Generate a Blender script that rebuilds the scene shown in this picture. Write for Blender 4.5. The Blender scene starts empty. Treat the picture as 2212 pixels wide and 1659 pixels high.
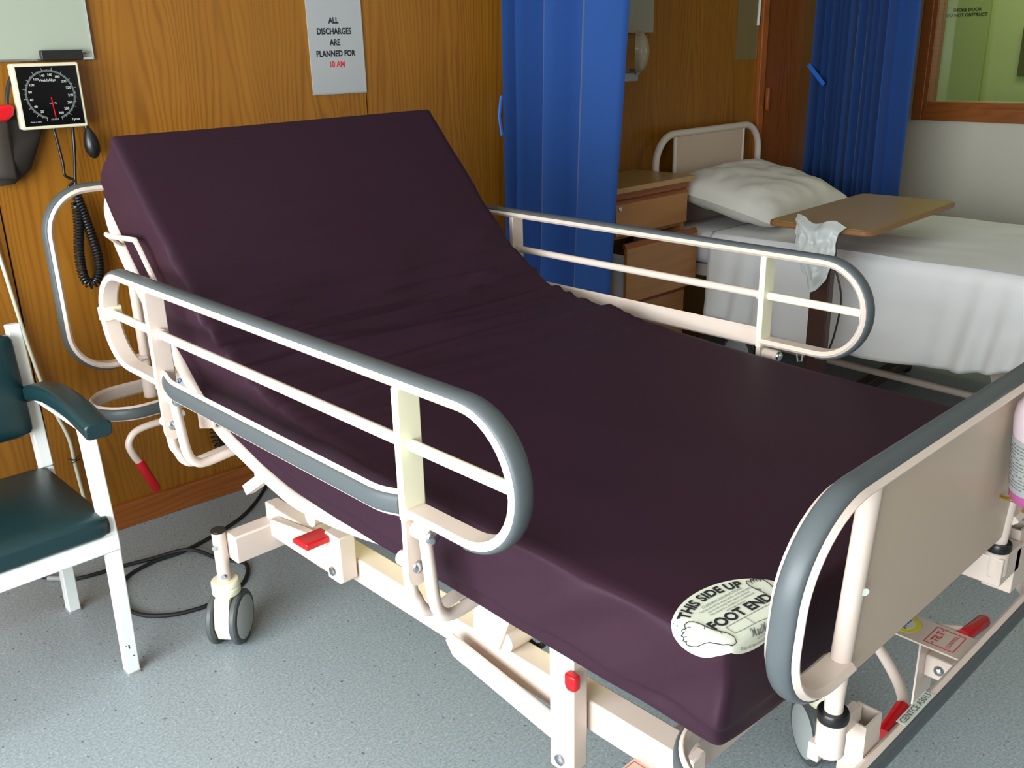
import bpy, bmesh, math, random
from mathutils import Vector, Matrix, noise
from mathutils.bvhtree import BVHTree

random.seed(7)
SC = bpy.context.scene
COL = SC.collection
PI = math.pi

# ------------------------------------------------------------------ camera
F_PX, PITCH, YAW, ROLL = 2054.98, 0.34488, 0.75562, -0.02519
CAM_POS = Vector((-0.763, -0.482, 1.3724))
_f = Vector((math.sin(YAW) * math.cos(PITCH), math.cos(YAW) * math.cos(PITCH), -math.sin(PITCH)))
_r = Vector((math.cos(YAW), -math.sin(YAW), 0))
_u = _r.cross(_f)
_r2 = _r * math.cos(ROLL) + _u * math.sin(ROLL)
_u2 = _u * math.cos(ROLL) - _r * math.sin(ROLL)
cam = bpy.data.cameras.new('camera')
cam.sensor_width = 36.0
cam.lens = F_PX * 36.0 / 2212.0
cam.clip_start = 0.02
cam_ob = bpy.data.objects.new('camera', cam)
COL.objects.link(cam_ob)
cam_ob.matrix_world = Matrix((
    (_r2.x, _u2.x, -_f.x, CAM_POS.x), (_r2.y, _u2.y, -_f.y, CAM_POS.y),
    (_r2.z, _u2.z, -_f.z, CAM_POS.z), (0, 0, 0, 1)))
SC.camera = cam_ob

# ------------------------------------------------------------------ light
SC.view_settings.view_transform = 'Standard'
SC.view_settings.look = 'None'
SC.view_settings.exposure = 0.0
SC.view_settings.gamma = 1.0
SC.view_settings.use_curve_mapping = False
world = bpy.data.worlds.new('daylight_sky')
SC.world = world
world.use_nodes = True
world.node_tree.nodes['Background'].inputs[0].default_value = (0.75, 0.87, 1.0, 1)
world.node_tree.nodes['Background'].inputs[1].default_value = 1.0


def area(name, loc, rot, sx, sy, power, color):
    l = bpy.data.lights.new(name, 'AREA')
    l.shape = 'RECTANGLE'
    l.size = sx
    l.size_y = sy
    l.energy = power
    l.color = color
    o = bpy.data.objects.new(name, l)
    COL.objects.link(o)
    o.location = loc
    o.rotation_euler = rot
    return o


# daylight entering the long window of the left wall
area('window_daylight', (-2.42, 0.15, 1.32), (0, -PI / 2, 0), 1.5, 3.0, 240, (0.90, 0.96, 1.0))
area('rear_fill_light', (2.6, -3.30, 1.6), (PI / 2, 0, 0), 1.6, 1.3, 13, (0.92, 0.97, 1.0))  # added fill for the far panelling and footboard; that wall has no window
area('corridor_lamp', (5.1, 1.2, 2.44), (0, 0, 0), 0.5, 1.6, 17, (0.96, 1.0, 0.70))


# ------------------------------------------------------------------ materials
def lin(c):
    c = c / 255.0
    return c / 12.92 if c <= 0.04045 else ((c + 0.055) / 1.055) ** 2.4


def rgb(r, g, b):
    return (lin(r), lin(g), lin(b), 1.0)


def mat(name, col, rough=0.5, metal=0.0, spec=0.5, bump=0.0, bscale=200.0, var=0.0, vscale=8.0, sheen=0.0):
    m = bpy.data.materials.new(name)
    m.use_nodes = True
    nt = m.node_tree
    b = nt.nodes['Principled BSDF']
    b.inputs['Base Color'].default_value = col
    b.inputs['Roughness'].default_value = rough
    b.inputs['Metallic'].default_value = metal
    b.inputs['Specular IOR Level'].default_value = spec
    if sheen:
        b.inputs['Sheen Weight'].default_value = sheen
    tc = nt.nodes.new('ShaderNodeTexCoord')
    if var:
        n = nt.nodes.new('ShaderNodeTexNoise')
        n.inputs['Scale'].default_value = vscale
        n.inputs['Detail'].default_value = 3
        nt.links.new(tc.outputs['Object'], n.inputs['Vector'])
        mx = nt.nodes.new('ShaderNodeMix')
        mx.data_type = 'RGBA'
        mx.inputs['A'].default_value = [c * (1 - var) for c in col[:3]] + [1]
        mx.inputs['B'].default_value = [min(1, c * (1 + var)) for c in col[:3]] + [1]
        nt.links.new(n.outputs['Fac'], mx.inputs['Factor'])
        nt.links.new(mx.outputs['Result'], b.inputs['Base Color'])
    if bump:
        n = nt.nodes.new('ShaderNodeTexNoise')
        n.inputs['Scale'].default_value = bscale
        n.inputs['Detail'].default_value = 2
        nt.links.new(tc.outputs['Object'], n.inputs['Vector'])
        bp = nt.nodes.new('ShaderNodeBump')
        bp.inputs['Strength'].default_value = bump
        bp.inputs['Distance'].default_value = 0.002
        nt.links.new(n.outputs['Fac'], bp.inputs['Height'])
        nt.links.new(bp.outputs['Normal'], b.inputs['Normal'])
    return m


def math_node(nt, op, a, b=None, c=None):
    n = nt.nodes.new('ShaderNodeMath')
    n.operation = op
    for i, v in enumerate((a, b, c)):
        if v is None:
            continue
        if isinstance(v, (int, float)):
            n.inputs[i].default_value = v
        else:
            nt.links.new(v, n.inputs[i])
    return n.outputs[0]


def wood(name, light, dark, leaf=0.21, freq=1.0, rough=0.38, grain_axis='Z', across='X', shift=0.0, tint=None):
    """veneer: cathedral arches per leaf, fine pores along the grain"""
    m = bpy.data.materials.new(name)
    m.use_nodes = True
    nt = m.node_tree
    b = nt.nodes['Principled BSDF']
    tc = nt.nodes.new('ShaderNodeTexCoord')
    sp = nt.nodes.new('ShaderNodeSeparateXYZ')
    nt.links.new(tc.outputs['Object'], sp.inputs[0])
    u, v = sp.outputs[across], sp.outputs[grain_axis]
    u = math_node(nt, 'ADD', u, 10.0 + shift)
    # low frequency wobble of the grain
    cb = nt.nodes.new('ShaderNodeCombineXYZ')
    nt.links.new(math_node(nt, 'MULTIPLY', u, 9.0), cb.inputs[0])
    nt.links.new(math_node(nt, 'MULTIPLY', v, 1.6), cb.inputs[1])
    n1 = nt.nodes.new('ShaderNodeTexNoise')
    n1.inputs['Scale'].default_value = 1.0
    n1.inputs['Detail'].default_value = 2.5
    nt.links.new(cb.outputs[0], n1.inputs['Vector'])
    wob = math_node(nt, 'SUBTRACT', n1.outputs['Fac'], 0.5)
    leafn = math_node(nt, 'DIVIDE', u, leaf)
    cell = math_node(nt, 'FLOOR', leafn)
    fr = math_node(nt, 'SUBTRACT', math_node(nt, 'FRACT', leafn), 0.5)
    fr = math_node(nt, 'ADD', fr, math_node(nt, 'MULTIPLY', wob, 0.30))
    sq = math_node(nt, 'ABSOLUTE', fr)
    sq = math_node(nt, 'POWER', sq, 1.5)
    off = math_node(nt, 'MULTIPLY', math_node(nt, 'SINE', math_node(nt, 'MULTIPLY', cell, 12.9)), 3.0)
    h = math_node(nt, 'ADD', math_node(nt, 'MULTIPLY', v, 7.0 * freq), math_node(nt, 'MULTIPLY', sq, 62.0 * freq))
    h = math_node(nt, 'ADD', h, off)
    h = math_node(nt, 'ADD', h, math_node(nt, 'MULTIPLY', wob, 4.0))
    ring = math_node(nt, 'SINE', math_node(nt, 'MULTIPLY', h, 2.2))
    ring = math_node(nt, 'MULTIPLY_ADD', ring, 0.5, 0.5)
    ring = math_node(nt, 'POWER', ring, 2.5)
    # arches fade out between the leaf centres
    n4 = nt.nodes.new('ShaderNodeTexNoise')
    n4.inputs['Scale'].default_value = 2.3
    nt.links.new(tc.outputs['Object'], n4.inputs['Vector'])
    ring = math_node(nt, 'MULTIPLY', ring, math_node(nt, 'MULTIPLY_ADD', n4.outputs['Fac'], 1.5, -0.1))
    # pores
    cb2 = nt.nodes.new('ShaderNodeCombineXYZ')
    nt.links.new(math_node(nt, 'MULTIPLY', u, 230.0), cb2.inputs[0])
    nt.links.new(math_node(nt, 'MULTIPLY', v, 7.0), cb2.inputs[1])
    n2 = nt.nodes.new('ShaderNodeTexNoise')
    n2.inputs['Scale'].default_value = 1.0
    n2.inputs['Detail'].default_value = 3
    nt.links.new(cb2.outputs[0], n2.inputs['Vector'])
    cb3 = nt.nodes.new('ShaderNodeCombineXYZ')
    nt.links.new(math_node(nt, 'MULTIPLY', u, 22.0), cb3.inputs[0])
    nt.links.new(math_node(nt, 'MULTIPLY', v, 0.5), cb3.inputs[1])
    n3 = nt.nodes.new('ShaderNodeTexNoise')
    n3.inputs['Scale'].default_value = 1.0
    n3.inputs['Detail'].default_value = 2
    nt.links.new(cb3.outputs[0], n3.inputs['Vector'])
    fac = math_node(nt, 'ADD', math_node(nt, 'MULTIPLY', ring, 0.40),
                    math_node(nt, 'MULTIPLY', n2.outputs['Fac'], 0.30))
    fac = math_node(nt, 'ADD', fac, math_node(nt, 'MULTIPLY', n3.outputs['Fac'], 0.5))
    fac = math_node(nt, 'MULTIPLY_ADD', fac, 1.05, -0.14)
    mx = nt.nodes.new('ShaderNodeMix')
    mx.data_type = 'RGBA'
    mx.inputs['A'].default_value = light
    mx.inputs['B'].default_value = dark
    nt.links.new(fac, mx.inputs['Factor'])
    nt.links.new(mx.outputs['Result'], b.inputs['Base Color'])
    b.inputs['Roughness'].default_value = rough
    b.inputs['Specular IOR Level'].default_value = 0.35
    return m


def floor_material():
    m = bpy.data.materials.new('speckled_vinyl')
    m.use_nodes = True
    nt = m.node_tree
    b = nt.nodes['Principled BSDF']
    tc = nt.nodes.new('ShaderNodeTexCoord')

    def nz(scale, detail):
        n = nt.nodes.new('ShaderNodeTexNoise')
        n.inputs['Scale'].default_value = scale
        n.inputs['Detail'].default_value = detail
        nt.links.new(tc.outputs['Object'], n.inputs['Vector'])
        return n.outputs['Fac']
    base = nt.nodes.new('ShaderNodeValToRGB')
    base.color_ramp.elements[0].position = 0.36
    base.color_ramp.elements[0].color = rgb(136, 146, 150)
    base.color_ramp.elements[1].position = 0.64
    base.color_ramp.elements[1].color = rgb(160, 170, 173)
    nt.links.new(nz(170, 3), base.inputs[0])
    fl = nt.nodes.new('ShaderNodeValToRGB')
    fl.color_ramp.elements[0].position = 0.69
    fl.color_ramp.elements[0].color = (0, 0, 0, 1)
    fl.color_ramp.elements[1].position = 0.74
    fl.color_ramp.elements[1].color = (1, 1, 1, 1)
    nt.links.new(nz(95, 1.5), fl.inputs[0])
    mx = nt.nodes.new('ShaderNodeMix')
    mx.data_type = 'RGBA'
    nt.links.new(fl.outputs[0], mx.inputs['Factor'])
    nt.links.new(base.outputs[0], mx.inputs['A'])
    mx.inputs['B'].default_value = rgb(92, 100, 108)
    fl2 = nt.nodes.new('ShaderNodeValToRGB')
    fl2.color_ramp.elements[0].position = 0.68
    fl2.color_ramp.elements[0].color = (0, 0, 0, 1)
    fl2.color_ramp.elements[1].position = 0.72
    fl2.color_ramp.elements[1].color = (1, 1, 1, 1)
    nt.links.new(nz(121, 1.0), fl2.inputs[0])
    mx2 = nt.nodes.new('ShaderNodeMix')
    mx2.data_type = 'RGBA'
    nt.links.new(fl2.outputs[0], mx2.inputs['Factor'])
    nt.links.new(mx.outputs['Result'], mx2.inputs['A'])
    mx2.inputs['B'].default_value = rgb(174, 183, 186)
    nt.links.new(mx2.outputs['Result'], b.inputs['Base Color'])
    b.inputs['Roughness'].default_value = 0.42
    b.inputs['Specular IOR Level'].default_value = 0.4
    return m


def glass_material(name, tint):
    m = bpy.data.materials.new(name)
    m.use_nodes = True
    nt = m.node_tree
    for n in list(nt.nodes):
        nt.nodes.remove(n)
    out = nt.nodes.new('ShaderNodeOutputMaterial')
    tr = nt.nodes.new('ShaderNodeBsdfTransparent')
    tr.inputs[0].default_value = tint
    gl = nt.nodes.new('ShaderNodeBsdfGlossy')
    gl.inputs['Roughness'].default_value = 0.02
    mx = nt.nodes.new('ShaderNodeMixShader')
    mx.inputs[0].default_value = 0.06
    nt.links.new(tr.outputs[0], mx.inputs[1])
    nt.links.new(gl.outputs[0], mx.inputs[2])
    nt.links.new(mx.outputs[0], out.inputs[0])
    return m


def sheet_plastic(name, col, alpha, rough=0.3):
    """thin translucent plastic film"""
    m = bpy.data.materials.new(name)
    m.use_nodes = True
    b = m.node_tree.nodes['Principled BSDF']
    b.inputs['Base Color'].default_value = col
    b.inputs['Alpha'].default_value = alpha
    b.inputs['Roughness'].default_value = rough
    return m


M = {}
M['wall_wood'] = wood('oak_veneer', rgb(158, 104, 28), rgb(106, 61, 11), leaf=0.27)
M['wall_wood_b'] = wood('oak_veneer_redder', rgb(196, 130, 50), rgb(138, 80, 26), leaf=0.15, shift=0.07)
M['door_wood'] = wood('dark_door_veneer', rgb(140, 80, 36), rgb(98, 50, 22), leaf=0.3, shift=0.11)
M['trim_wood'] = wood('stained_trim', rgb(158, 92, 40), rgb(112, 60, 24), leaf=0.4, grain_axis='X', across='Z')
M['trim_wood_v'] = wood('stained_frame', rgb(178, 100, 42), rgb(124, 64, 26), leaf=0.3, across='Y')
M['frame_wood'] = wood('window_frame_wood', rgb(158, 90, 34), rgb(112, 60, 22), leaf=0.3, grain_axis='Y', across='Z')
M['locker_wood'] = wood('teak_laminate', rgb(176, 124, 72), rgb(138, 90, 48), leaf=0.5, grain_axis='X', across='Z', freq=0.5)
M['locker_edge'] = wood('red_hardwood', rgb(150, 84, 46), rgb(110, 56, 30), leaf=0.5, grain_axis='X', across='Z')
M['locker_top'] = mat('tan_laminate', rgb(170, 134, 84), 0.35, var=0.06, vscale=40)
M['floor'] = floor_material()
M['white_wall'] = mat('cream_paint', rgb(205, 200, 184), 0.7, bump=0.05, bscale=300)
M['front_wall'] = mat('grey_beige_paint', rgb(150, 142, 130), 0.7)
M['ceiling'] = mat('ceiling_white', rgb(205, 200, 190), 0.8)
M['corridor'] = mat('green_corridor_paint', rgb(192, 194, 158), 0.6)
M['corridor_door'] = mat('green_door_paint', rgb(168, 172, 128), 0.5)
M['dark_panel'] = mat('dark_olive_board', rgb(92, 86, 52), 0.5)
M['pink'] = mat('pinkish_cream_enamel', rgb(214, 197, 184), 0.32, spec=0.5, var=0.02, vscale=6)
M['panel'] = mat('pinkish_cream_laminate', rgb(196, 175, 155), 0.38, var=0.02, vscale=5)
M['ivory'] = mat('yellowish_ivory_enamel', rgb(234, 230, 200), 0.32)
M['cover'] = mat('pale_yellow_plastic', rgb(232, 226, 162), 0.4)
M['bumper'] = mat('blue_grey_rubber', rgb(78, 84, 86), 0.42, spec=0.35)
M['black'] = mat('black_plastic', rgb(20, 20, 22), 0.35)
M['blackmatte'] = mat('black_rubber', rgb(24, 24, 25), 0.6)
M['red'] = mat('red_plastic', rgb(202, 16, 28), 0.3)
M['steel'] = mat('bright_steel', rgb(190, 196, 200), 0.22, metal=1.0)
M['white_enamel'] = mat('white_enamel', rgb(236, 240, 236), 0.3)
M['purple'] = mat('plum_vinyl_cloth', rgb(47, 26, 38), 0.55, spec=0.15, bump=0.12, bscale=900, var=0.05, vscale=5)
M['green_vinyl'] = mat('dark_green_vinyl', rgb(16, 48, 52), 0.34, spec=0.5, bump=0.15, bscale=700)
M['curtain'] = mat('blue_curtain_fabric', rgb(34, 70, 132), 0.75, spec=0.15, bump=0.1, bscale=900, sheen=0.15)
M['curtain_tie'] = mat('light_blue_tie', rgb(40, 110, 214), 0.6)
M['board'] = mat('whiteboard_enamel', rgb(158, 166, 148), 0.28)
M['paper'] = mat('white_paper', rgb(168, 171, 170), 0.45)
M['ink'] = mat('black_ink', rgb(28, 28, 34), 0.6)
M['redink'] = mat('red_ink', rgb(206, 44, 60), 0.6)
M['blueink'] = mat('blue_ink', rgb(20, 84, 170), 0.6)
M['greyink'] = mat('grey_ink', rgb(108, 112, 104), 0.6)
M['greenink'] = mat('dark_olive_lettering', rgb(52, 54, 26), 0.6)
M['dial'] = mat('black_dial', rgb(13, 13, 14), 0.12, spec=0.25)
M['dialink'] = mat('pale_grey_print', rgb(176, 180, 172), 0.5)
M['dialring'] = mat('dark_grey_ring', rgb(86, 92, 88), 0.5)
M['gauge_body'] = mat('ivory_gauge_case', rgb(212, 206, 176), 0.4)
M['cuff'] = mat('dark_brown_nylon', rgb(34, 27, 24), 0.7, bump=0.2, bscale=500)
M['cuff_grey'] = mat('grey_brown_nylon', rgb(62, 54, 46), 0.7)
M['sheet'] = mat('white_cotton', rgb(238, 238, 238), 0.85, spec=0.1, bump=0.12, bscale=500)
M['pillowcase'] = mat('white_pillowcase', rgb(222, 218, 208), 0.8, spec=0.1, bump=0.1, bscale=400)
M['bed_white'] = mat('greyish_cream_enamel', rgb(206, 194, 180), 0.35)
M['table_top'] = mat('tan_table_laminate', rgb(178, 150, 102), 0.32, var=0.06, vscale=30)
M['table_edge'] = mat('brown_table_edge', rgb(140, 96, 56), 0.4)
M['brown_metal'] = mat('dark_brown_enamel', rgb(66, 38, 30), 0.38)
M['wheel_hub'] = mat('grey_hub', rgb(172, 178, 176), 0.45)
M['tyre'] = mat('dark_grey_tyre', rgb(78, 82, 82), 0.5)
M['sticker'] = mat('pale_green_white_sticker', rgb(218, 222, 204), 0.35)
M['label_white'] = mat('white_label', rgb(214, 220, 210), 0.45)
M['yellow'] = mat('yellow_sticker', rgb(226, 214, 40), 0.45)
M['bag'] = sheet_plastic('white_film', rgb(214, 220, 218), 0.72)
M['pocket'] = sheet_plastic('clear_yellowed_film', rgb(150, 136, 92), 0.42, 0.25)
M['lamp_shell'] = mat('beige_lamp_shell', rgb(170, 160, 136), 0.16, spec=0.6)
M['grey_plastic'] = mat('grey_plastic', rgb(150, 152, 152), 0.4)
M['grey_board'] = mat('grey_cream_panel', rgb(150, 146, 128), 0.5)
M['cable_white'] = mat('off_white_cable', rgb(200, 200, 180), 0.45)
M['pink_gel'] = mat('pink_liquid_bottle', rgb(196, 96, 160), 0.12, spec=0.6)
M['clear_bottle'] = mat('cloudy_clear_bottle', rgb(214, 196, 202), 0.15, spec=0.6)
M['brass'] = mat('brass', rgb(206, 170, 80), 0.25, metal=1.0)
M['window_white'] = mat('white_window_frame', rgb(220, 222, 220), 0.4)
M['glass'] = glass_material('corridor_glass', (0.80, 0.86, 0.70, 1))
M['skirting_olive'] = mat('olive_skirting', rgb(150, 140, 92), 0.5)


# ------------------------------------------------------------------ mesh builder
class MB:
    def __init__(self, M=None):
        self.v = []
        self.f = []
        self.M = M

    def add(self, verts, faces):
        n = len(self.v)
        if self.M is not None:
            verts = [self.M @ Vector(p) for p in verts]
        self.v.extend([tuple(p) for p in verts])
        self.f.extend([tuple(i + n for i in f) for f in faces])
        return self

    def box(self, lo, hi, R=None):
        x0, y0, z0 = lo
        x1, y1, z1 = hi
        vs = [(x0, y0, z0), (x1, y0, z0), (x1, y1, z0), (x0, y1, z0), (x0, y0, z1), (x1, y0, z1), (x1, y1, z1), (x0, y1, z1)]
        if R is not None:
            vs = [R @ Vector(p) for p in vs]
        return self.add(vs, [(0, 3, 2, 1), (4, 5, 6, 7), (0, 1, 5, 4), (1, 2, 6, 5), (2, 3, 7, 6), (3, 0, 4, 7)])

    def bar(self, a, b, w, h, side=(1, 0, 0)):
        """rectangular bar from a to b; w along side, h along the third axis"""
        a, b = Vector(a), Vector(b)
        d = (b - a).normalized()
        s = Vector(side)
        s = (s - d * s.dot(d)).normalized()
        t = d.cross(s)
        vs = []
        for p in (a, b):
            for i, j in ((-1, -1), (1, -1), (1, 1), (-1, 1)):
                vs.append(p + s * (w / 2 * i) + t * (h / 2 * j))
        return self.add(vs, [(3, 2, 1, 0), (4, 5, 6, 7), (0, 1, 5, 4), (1, 2, 6, 5), (2, 3, 7, 6), (3, 0, 4, 7)])

    def cyl(self, a, b, r, n=20, r2=None):
        a, b = Vector(a), Vector(b)
        r2 = r if r2 is None else r2
        d = (b - a).normalized()
        s = d.orthogonal().normalized()
        t = d.cross(s)
        vs, fs = [], []
        for p, q in ((a, r), (b, r2)):
            for i in range(n):
                g = 2 * PI * i / n
                vs.append(p + (s * math.cos(g) + t * math.sin(g)) * q)
        for i in range(n):
            j = (i + 1) % n
            fs.append((i, j, n + j, n + i))
        fs.append(tuple(range(n - 1, -1, -1)))
        fs.append(tuple(range(n, 2 * n)))
        return self.add(vs, fs)

    def tube(self, path, r, n=12, closed=False, caps=True):
        P = [Vector(p) for p in path]
        k = len(P)
        rr = r if isinstance(r, (list, tuple)) else [r] * k
        T = []
        for i in range(k):
            a = P[(i - 1) % k] if (closed or i > 0) else P[i]
            b = P[(i + 1) % k] if (closed or i < k - 1) else P[i]
            T.append((b - a).normalized())
        s = T[0].orthogonal().normalized()
        vs, fs = [], []
        for i in range(k):
            s = (s - T[i] * s.dot(T[i])).normalized()
            t = T[i].cross(s)
            for j in range(n):
                g = 2 * PI * j / n
                vs.append(P[i] + (s * math.cos(g) + t * math.sin(g)) * rr[i])
        for i in range(k if closed else k - 1):
            i2 = (i + 1) % k
            for j in range(n):
                j2 = (j + 1) % n
                fs.append((i * n + j, i * n + j2, i2 * n + j2, i2 * n + j))
        if caps and not closed:
            fs.append(tuple(range(n - 1, -1, -1)))
            fs.append(tuple(range((k - 1) * n, k * n)))
        return self.add(vs, fs)

    def sweep(self, path, prof, normal, closed=False):
        """prof: list of (n, o): n along the fixed plane normal, o outward (right of travel)"""
        P = [Vector(p) for p in path]
        N = Vector(normal).normalized()
        k, m = len(P), len(prof)
        vs, fs = [], []
        for i in range(k):
            a = P[(i - 1) % k] if (closed or i > 0) else P[i]
            b = P[(i + 1) % k] if (closed or i < k - 1) else P[i]
            d = (b - a).normalized()
            o = d.cross(N).normalized()
            for (pn, po) in prof:
                vs.append(P[i] + N * pn + o * po)
        for i in range(k if closed else k - 1):
            i2 = (i + 1) % k
            for j in range(m):
                j2 = (j + 1) % m
                fs.append((i * m + j, i * m + j2, i2 * m + j2, i2 * m + j))
        if not closed:
            fs.append(tuple(range(m - 1, -1, -1)))
            fs.append(tuple(range((k - 1) * m, k * m)))
        return self.add(vs, fs)

    def lathe(self, prof, origin=(0, 0, 0), axis=(0, 0, 1), n=28, sx=1.0):
        o = Vector(origin)
        d = Vector(axis).normalized()
        s = d.orthogonal().normalized()
        t = d.cross(s)
        vs, fs = [], []
        for r, h in prof:
            for i in range(n):
                g = 2 * PI * i / n
                vs.append(o + d * h + (s * math.cos(g) * sx + t * math.sin(g)) * max(r, 1e-5))
        for k in range(len(prof) - 1):
            for i in range(n):
                j = (i + 1) % n
                fs.append((k * n + i, k * n + j, (k + 1) * n + j, (k + 1) * n + i))
        fs.append(tuple(range(n - 1, -1, -1)))
        fs.append(tuple(range((len(prof) - 1) * n, len(prof) * n)))
        return self.add(vs, fs)

    def prism(self, poly, lo, hi, axis='Z'):
        n = len(poly)

        def mk(a, b, h):
            return {'Z': (a, b, h), 'Y': (a, h, b), 'X': (h, a, b)}[axis]
        vs = [mk(a, b, lo) for a, b in poly] + [mk(a, b, hi) for a, b in poly]
        fs = [tuple(range(n - 1, -1, -1)), tuple(range(n, 2 * n))]
        for i in range(n):
            j = (i + 1) % n
            fs.append((i, j, n + j, n + i))
        return self.add(vs, fs)

    def ball(self, c, r, n=16, m=10, sc=(1, 1, 1)):
        vs, fs = [], []
        for i in range(m + 1):
            a = PI * i / m
            for j in range(n):
                g = 2 * PI * j / n
                vs.append((c[0] + r * sc[0] * math.sin(a) * math.cos(g), c[1] + r * sc[1] * math.sin(a) * math.sin(g), c[2] + r * sc[2] * math.cos(a)))
        for i in range(m):
            for j in range(n):
                j2 = (j + 1) % n
                fs.append((i * n + j, (i + 1) * n + j, (i + 1) * n + j2, i * n + j2))
        return self.add(vs, fs)

    def grid(self, nu, nv, fn):
        vs = [fn(i / nu, j / nv) for i in range(nu + 1) for j in range(nv + 1)]
        fs = []
        for i in range(nu):
            for j in range(nv):
                a = i * (nv + 1) + j
                fs.append((a, a + nv + 1, a + nv + 2, a + 1))
        return self.add(vs, fs)

    def build(self, name, m, parent=None, world=True, smooth=True, bevel=0.0, seg=2, angle=40, fix=True):
        me = bpy.data.meshes.new(name)
        vs = self.v
        if parent is not None and world:
            inv = ROOTM[parent.name].inverted()
            vs = [tuple(inv @ Vector(p)) for p in vs]
        me.from_pydata(vs, [], self.f)
        me.update()
        if fix:
            bm = bmesh.new()
            bm.from_mesh(me)
            bmesh.ops.recalc_face_normals(bm, faces=bm.faces)
            bm.to_mesh(me)
            bm.free()
        o = bpy.data.objects.new(name, me)
        COL.objects.link(o)
        me.materials.append(m)
        if parent is not None:
            o.parent = parent
            ROOTM[o.name] = ROOTM[parent.name]
        else:
            ROOTM[o.name] = Matrix.Identity(4)
        if smooth:
            for p in me.polygons:
                p.use_smooth = True
            es = o.modifiers.new('edge', 'EDGE_SPLIT') if False else None
            try:
                me.set_sharp_from_angle(angle=math.radians(angle))
            except Exception:
                pass
        if bevel:
            b = o.modifiers.new('bevel', 'BEVEL')
            b.width = bevel
            b.segments = seg
            b.limit_method = 'ANGLE'
            b.angle_limit = math.radians(40)
            b.harden_normals = False
        return o


ROOTM = {}


def empty(name, loc=(0, 0, 0), rz=0.0, label=None, cat=None, group=None):
    o = bpy.data.objects.new(name, None)
    COL.objects.link(o)
    o.empty_display_size = 0.05
    o.location = loc
    o.rotation_euler = (0, 0, rz)
    ROOTM[o.name] = Matrix.Translation(Vector(loc)) @ Matrix.Rotation(rz, 4, 'Z')
    tag(o, label, cat, group)
    return o


def tag(o, label=None, cat=None, group=None, kind=None):
    if label:
        o['label'] = label
    if cat:
        o['category'] = cat
    if group:
        o['group'] = group
    if kind:
        o['kind'] = kind
    return o


def struct(o, label=None, cat=None):
    o['kind'] = 'structure'
    if label:
        o['label'] = label
    if cat:
        o['category'] = cat
    return o


def arc(c, r, a0, a1, n=10):
    return [(c[0] + r * math.cos(a0 + (a1 - a0) * i / n), c[1] + r * math.sin(a0 + (a1 - a0) * i / n)) for i in range(n + 1)]


def roundrect(x0, y0, x1, y1, r, n=6):
    return (arc((x1 - r, y0 + r), r, -PI / 2, 0, n) + arc((x1 - r, y1 - r), r, 0, PI / 2, n)
            + arc((x0 + r, y1 - r), r, PI / 2, PI, n) + arc((x0 + r, y0 + r), r, PI, 1.5 * PI, n))


def smooth_path(pts, sub=6, closed=False):
    P = [Vector(p) for p in pts]
    k = len(P)
    out = []
    for i in range(k if closed else k - 1):
        def g(j):
            return P[j % k] if closed else P[max(0, min(k - 1, j))]
        p0, p1, p2, p3 = g(i - 1), g(i), g(i + 1), g(i + 2)
        for s in range(sub):
            t = s / sub
            out.append(0.5 * ((2 * p1) + (p2 - p0) * t + (2 * p0 - 5 * p1 + 4 * p2 - p3) * t * t + (3 * p1 - p0 - 3 * p2 + p3) * t ** 3))
    if not closed:
        out.append(P[-1])
    return out


_txt_cache = {}


def text_geo(body, size, align='CENTER', bold=0.0, spacing=1.0):
    key = (body, size, align, bold, spacing)
    if key in _txt_cache:
        return _txt_cache[key]
    cu = bpy.data.curves.new('lettering', 'FONT')
    cu.body = body
    cu.size = size
    cu.align_x = align
    cu.align_y = 'CENTER'
    cu.offset = bold
    cu.space_character = spacing
    cu.resolution_u = 3
    ob = bpy.data.objects.new('lettering', cu)
    COL.objects.link(ob)
    dg = bpy.context.evaluated_depsgraph_get()
    dg.update()
    me = bpy.data.meshes.new_from_object(ob.evaluated_get(dg))
    vs = [tuple(v.co) for v in me.vertices]
    fs = [tuple(p.vertices) for p in me.polygons]
    bpy.data.objects.remove(ob)
    bpy.data.curves.remove(cu)
    bpy.data.meshes.remove(me)
    _txt_cache[key] = (vs, fs)
    return vs, fs


def put_text(mb, body, size, fn, **kw):
    """fn maps a 2D letter point to a 3D point"""
    vs, fs = text_geo(body, size, **kw)
    mb.add([fn(x, y) for x, y, z in vs], fs)


# ------------------------------------------------------------------ room
PHI = -0.04406
W0 = Vector((0, 2.25316, 0))
WS = Vector((math.cos(PHI), math.sin(PHI), 0))
WN = Vector((math.sin(PHI), -math.cos(PHI), 0))      # into the room


def W(s, z, d=0.0):
    return W0 + WS * s + WN * d + Vector((0, 0, z))


WM = Matrix.Translation(W0) @ Matrix.Rotation(PHI, 4, 'Z')   # local: x along wall, -y into the room
XR, XL, YB, ZC = 4.45, -2.5, -3.4, 2.6

fl = MB().box((XL, YB, -0.08), (6.6, 3.3, 0)).build('floor', M['floor'], smooth=False)
struct(fl, 'speckled blue grey vinyl floor', 'floor')
ce = MB().box((XL, YB, ZC), (6.6, 3.3, ZC + 0.08)).build('ceiling', M['ceiling'], smooth=False)
struct(ce)

# wood panelled wall behind the beds: panels with open joints on a dark backing
JOINTS = [-2.6, -1.22, -0.009, 1.145, 2.06, 3.30]


def panel_mesh(idx):
    mb = MB()
    for i in idx:
        mb.box((JOINTS[i] + 0.0025, 0, 0), (JOINTS[i + 1] - 0.0025, 0.02, ZC))
    return mb


def set_wall(o):
    o.matrix_world = WM
    return o


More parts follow.
